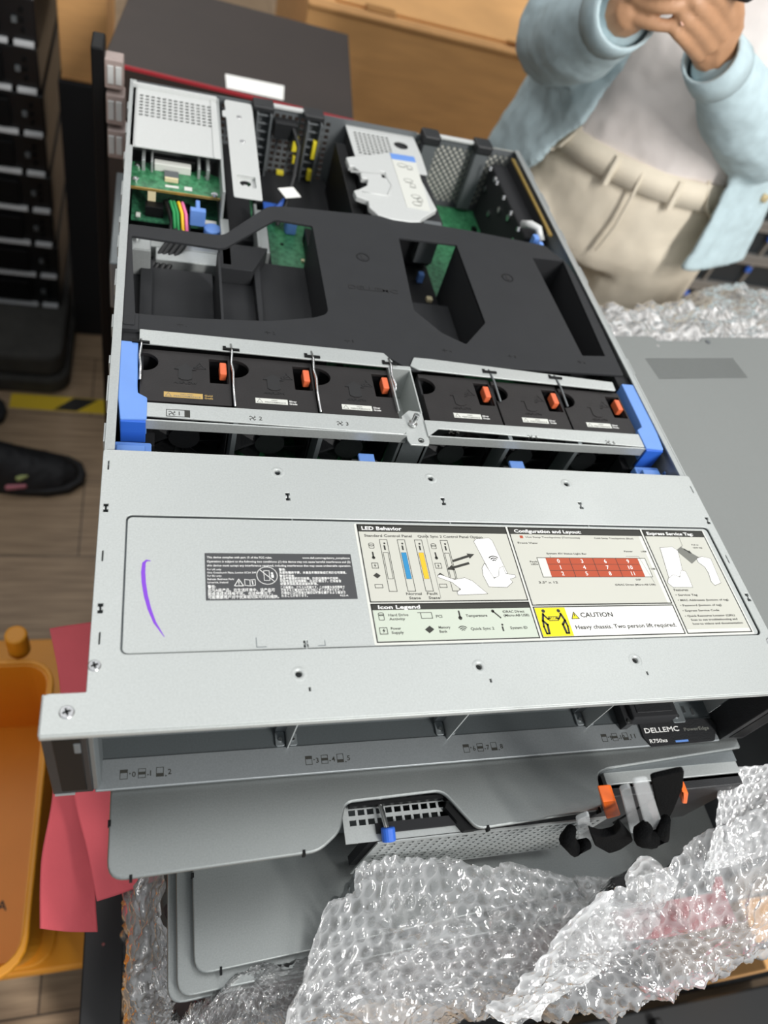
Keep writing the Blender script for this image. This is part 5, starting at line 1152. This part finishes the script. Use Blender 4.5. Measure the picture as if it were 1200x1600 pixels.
# open overshirt: shell with sleeves
m = MB()
rings_o = []; prof = ((222, 160, 790, 50, 34), (212, 152, 850, 40, 36), (198, 142, 920, 30, 38), (186, 130, 1040, 24, 38), (184, 128, 1160, 20, 34), (190, 122, 1280, 20, 30), (176, 108, 1345, 22, 26), (100, 80, 1400, 24, 24))
def shell(a, b, u, t0, t1, d, P=PW):
    n = 40; o = []
    for k in range(n + 1):
        t = math.radians(t1 + (360 - t0 - t1) * k / n)
        wv = 1 + (.02 * math.sin(k * .9 + u * .01)) * (1.5 if u < 950 else .5)
        o.append(P((a + d) * wv * math.sin(t), (b + d) * wv * math.cos(t), u))
    return o
for i, (a, b, u, t0, t1) in enumerate(prof): rings_o.append(shell(a, b, u, t0, t1, 4) + shell(a, b, u, t0, t1, -5)[::-1])
m.loft(rings_o)
shR = PW(-148, 0, 1330); shL = PW(148, 0, 1330)
def mid(a, b, t, off=(0, 0, 0)): return tuple(Vector(a) * (1 - t) + Vector(b) * t + Vector(off))
chain(m, [shR, mid(shR, elR, .5, (-8, 0, 0)), elR], [54, 60, 60], 20); chain(m, [elR, mid(elR, wrR, .45, (0, 0, -6)), mid(elR, wrR, .84, (0, 0, 0))], [60, 54, 40], 20)
chain(m, [shL, mid(shL, elL, .5, (8, 0, 0)), elL], [54, 60, 62], 20); chain(m, [elL, mid(elL, wrL, .45, (0, 0, -6)), mid(elL, wrL, .98, (0, 0, 0))], [62, 54, 34], 20)
os_ = m.build('open_shirt', 'denim', pr_, mods=[remesh(.0045, 3, .010, .06, 2)])
for el, wr in ((elR, wrR), (elL, wrL)):
    k_ = .0 if el is elR else .14; a = mid(el, wr, .82 + k_); b = mid(el, wr, 1.0 + k_); MB().tube([a, mid(a, b, .5), b], ([39, 37, 34] if el is elR else [35, 33, 30]), 24, cap=False).build('cuff', 'denim', os_, smooth=True, mods=[sol(.004)])
for u in (900,):
    a = math.radians(66); MB().cyl(PW(206 * math.sin(a), 142 * math.cos(a), u), PW(214 * math.sin(a), 150 * math.cos(a), u), 6, 16).build('shirt_button', 'button', os_)
for s in (-1, 1):
    m = MB(); chain(m, [PW(s * 100, -40, 45), PW(s * 103, 60, 40), PW(s * 107, 140, 34)], [48, 46, 38], 14); m.build('shoe', 'paint_light', pr_, mods=[remesh(.006, 3)])
# the phone in the hands
ph = thing('mobile_phone', (560, 690, 150), 'dark phone in the hands of the khaki-trousered person, at the top edge', 'phone')
c0 = Vector(W(1090, -84, 716)); PMx = plane_M(tuple(c0), (.9, -.35, .1), (0, .45, .9))
MB().prism(rr(-74, 74, -36, 36, 8), -4, 4, PMx).build('case', 'black', ph, bevel=1)
MB().prism(rr(-70, 70, -32, 32, 5), 4, 4.4, PMx).build('screen', 'grey_plastic', ph)

# second person: only a shoe and trouser cuff reach into the picture on the left
X2, Y2 = -292, 940
def PV(l, f, u): return (X2 + f, Y2 + 55 - l - (0), u - 950)
p2 = thing('person', (X2 - 60, Y2 + 60, -950), 'person at the left edge of whom only a black shoe and black trouser leg show', 'person')
legs2 = [(1, PV(60, -95, 830), PV(60, -80, 460), PV(58, -70, 90), PV(55, 90, 40)), (-1, PV(-100, -150, 830), PV(-110, -190, 460), PV(-110, -240, 90), PV(-110, -120, 40))]
def PV2(l, f, u): return (X2 - 130 + f, Y2 + 75 - l, u - 950)
body(PV2, p2, PV2(-190, 40, 900), PV2(190, 40, 900), PV2(-215, -20, 1120), PV2(215, -20, 1120), [([PV2(s * 190, 40, 900), PV2(s * 190, 55, 830)], [24, 28]) for s in (-1, 1)] + [([PV2(s * 190 + q, 55, 830), PV2(s * 190 + q, 66, 790), PV2(s * 190 + q * .9, 60, 760)], [10, 9, 8]) for s in (-1, 1) for q in (-24, -8, 8, 24)] + [([PV2(s * 168, 60, 870), PV2(s * 160, 76, 830), PV2(s * 160, 82, 800)], [12, 10, 8]) for s in (-1, 1)], legs2)
m = MB(); m.loft([ell(PV2, a, b, u) for a, b, u in ((150, 104, 950), (172, 124, 850), (172, 122, 760), (150, 96, 715))])
for s, hip, knee, ank, toe in legs2: chain(m, [hip, knee, tuple(Vector(ank) + Vector((0, 0, 10)))], [92, 66, 54], 16)
m.build('trousers', 'cloth_black', p2, mods=[remesh(.007, 4, .012, .06)])
m = MB(); m.loft([ell(PV2, a, b, u) for a, b, u in ((168, 122, 880), (158, 115, 1000), (160, 116, 1180), (172, 114, 1300), (152, 96, 1345), (80, 66, 1395))])
for s in (-1, 1): chain(m, [PV2(s * 160, 0, 1330), PV2(s * 215, -20, 1120), PV2(s * 192, 36, 920)], [60, 52, 40], 14)
m.build('jacket', 'cloth_black', p2, mods=[remesh(.007, 4, .012, .06)])
m = MB(); m.loft([ell(PV2, a, b, u, 0, f) for a, b, u, f in ((70, 60, 1520, -14), (84, 96, 1620, 2), (70, 84, 1665, 4), (30, 40, 1685, 4))]); m.build('hair', 'hair', p2, mods=[remesh(.007, 4)])
for s, hip, knee, ank, toe in legs2:
    ax, ay = ank[0], ank[1]; hx = ax - 40
    def ring(x, w, h, z=0, lift=0): return [(hx + x, ay + w * math.cos(t), -950 + lift + h * max(0, math.sin(t)) + 2) for t in [math.radians(q) for q in range(-10, 191, 10)]]
    m = MB(); m.loft([ring(0, 22, 60), ring(12, 34, 88), ring(55, 44, 126), ring(95, 46, 118), ring(135, 48, 96), ring(180, 52, 74), ring(225, 52, 56), ring(262, 44, 46), ring(286, 26, 32), ring(292, 8, 14)])
    so = m.build('shoe', 'shoe_black', p2, mods=[remesh(.004, 5, .004, .02)])
    m = MB(); m.prism([(hx + a, ay + b) for a, b in ((-4, -20), (10, -36), (100, -42), (180, -53), (235, -54), (275, -44), (300, -20), (304, 4), (296, 28), (270, 46), (230, 55), (180, 53), (100, 42), (10, 36), (-4, 20))], -950, -930); m.build('sole', 'shoe_black', so, bevel=4)
    if s > 0:
        for nm, mm, a, b, c, dx, dy in (('purple', 'iris_purple', 200, -12, 60, 8, 16), ('green', 'iris_green', 190, -38, 48, 14, 9), ('pink', 'iris_pink', 178, -49, 30, 30, 5), ('blue', 'iris_blue', 96, -41, 44, 22, 5)):
            k = MB(); chain(k, [(hx + a - dx / 2, ay + b - dy / 3, -954 + c), (hx + a + dx / 2, ay + b + dy / 3, -952 + c)], [6, 5], 8); k.build('iridescent_patch', mm, so, smooth=True)
        for q in range(4): MB().tube([(hx + 128 + q * 14, ay - 20, -950 + 84 - q * 5), (hx + 130 + q * 14, ay, -950 + 90 - q * 5), (hx + 128 + q * 14, ay + 20, -950 + 84 - q * 5)], 2.4, 6).build('lace', 'black', so)
        MB().tube([(hx + 112 + 10 * math.cos(t * .7), ay + 14, -950 + 104 + 10 * math.sin(t * .7)) for t in range(10)], 1.6, 6).build('pull_loop', 'iris_green', so, smooth=True)
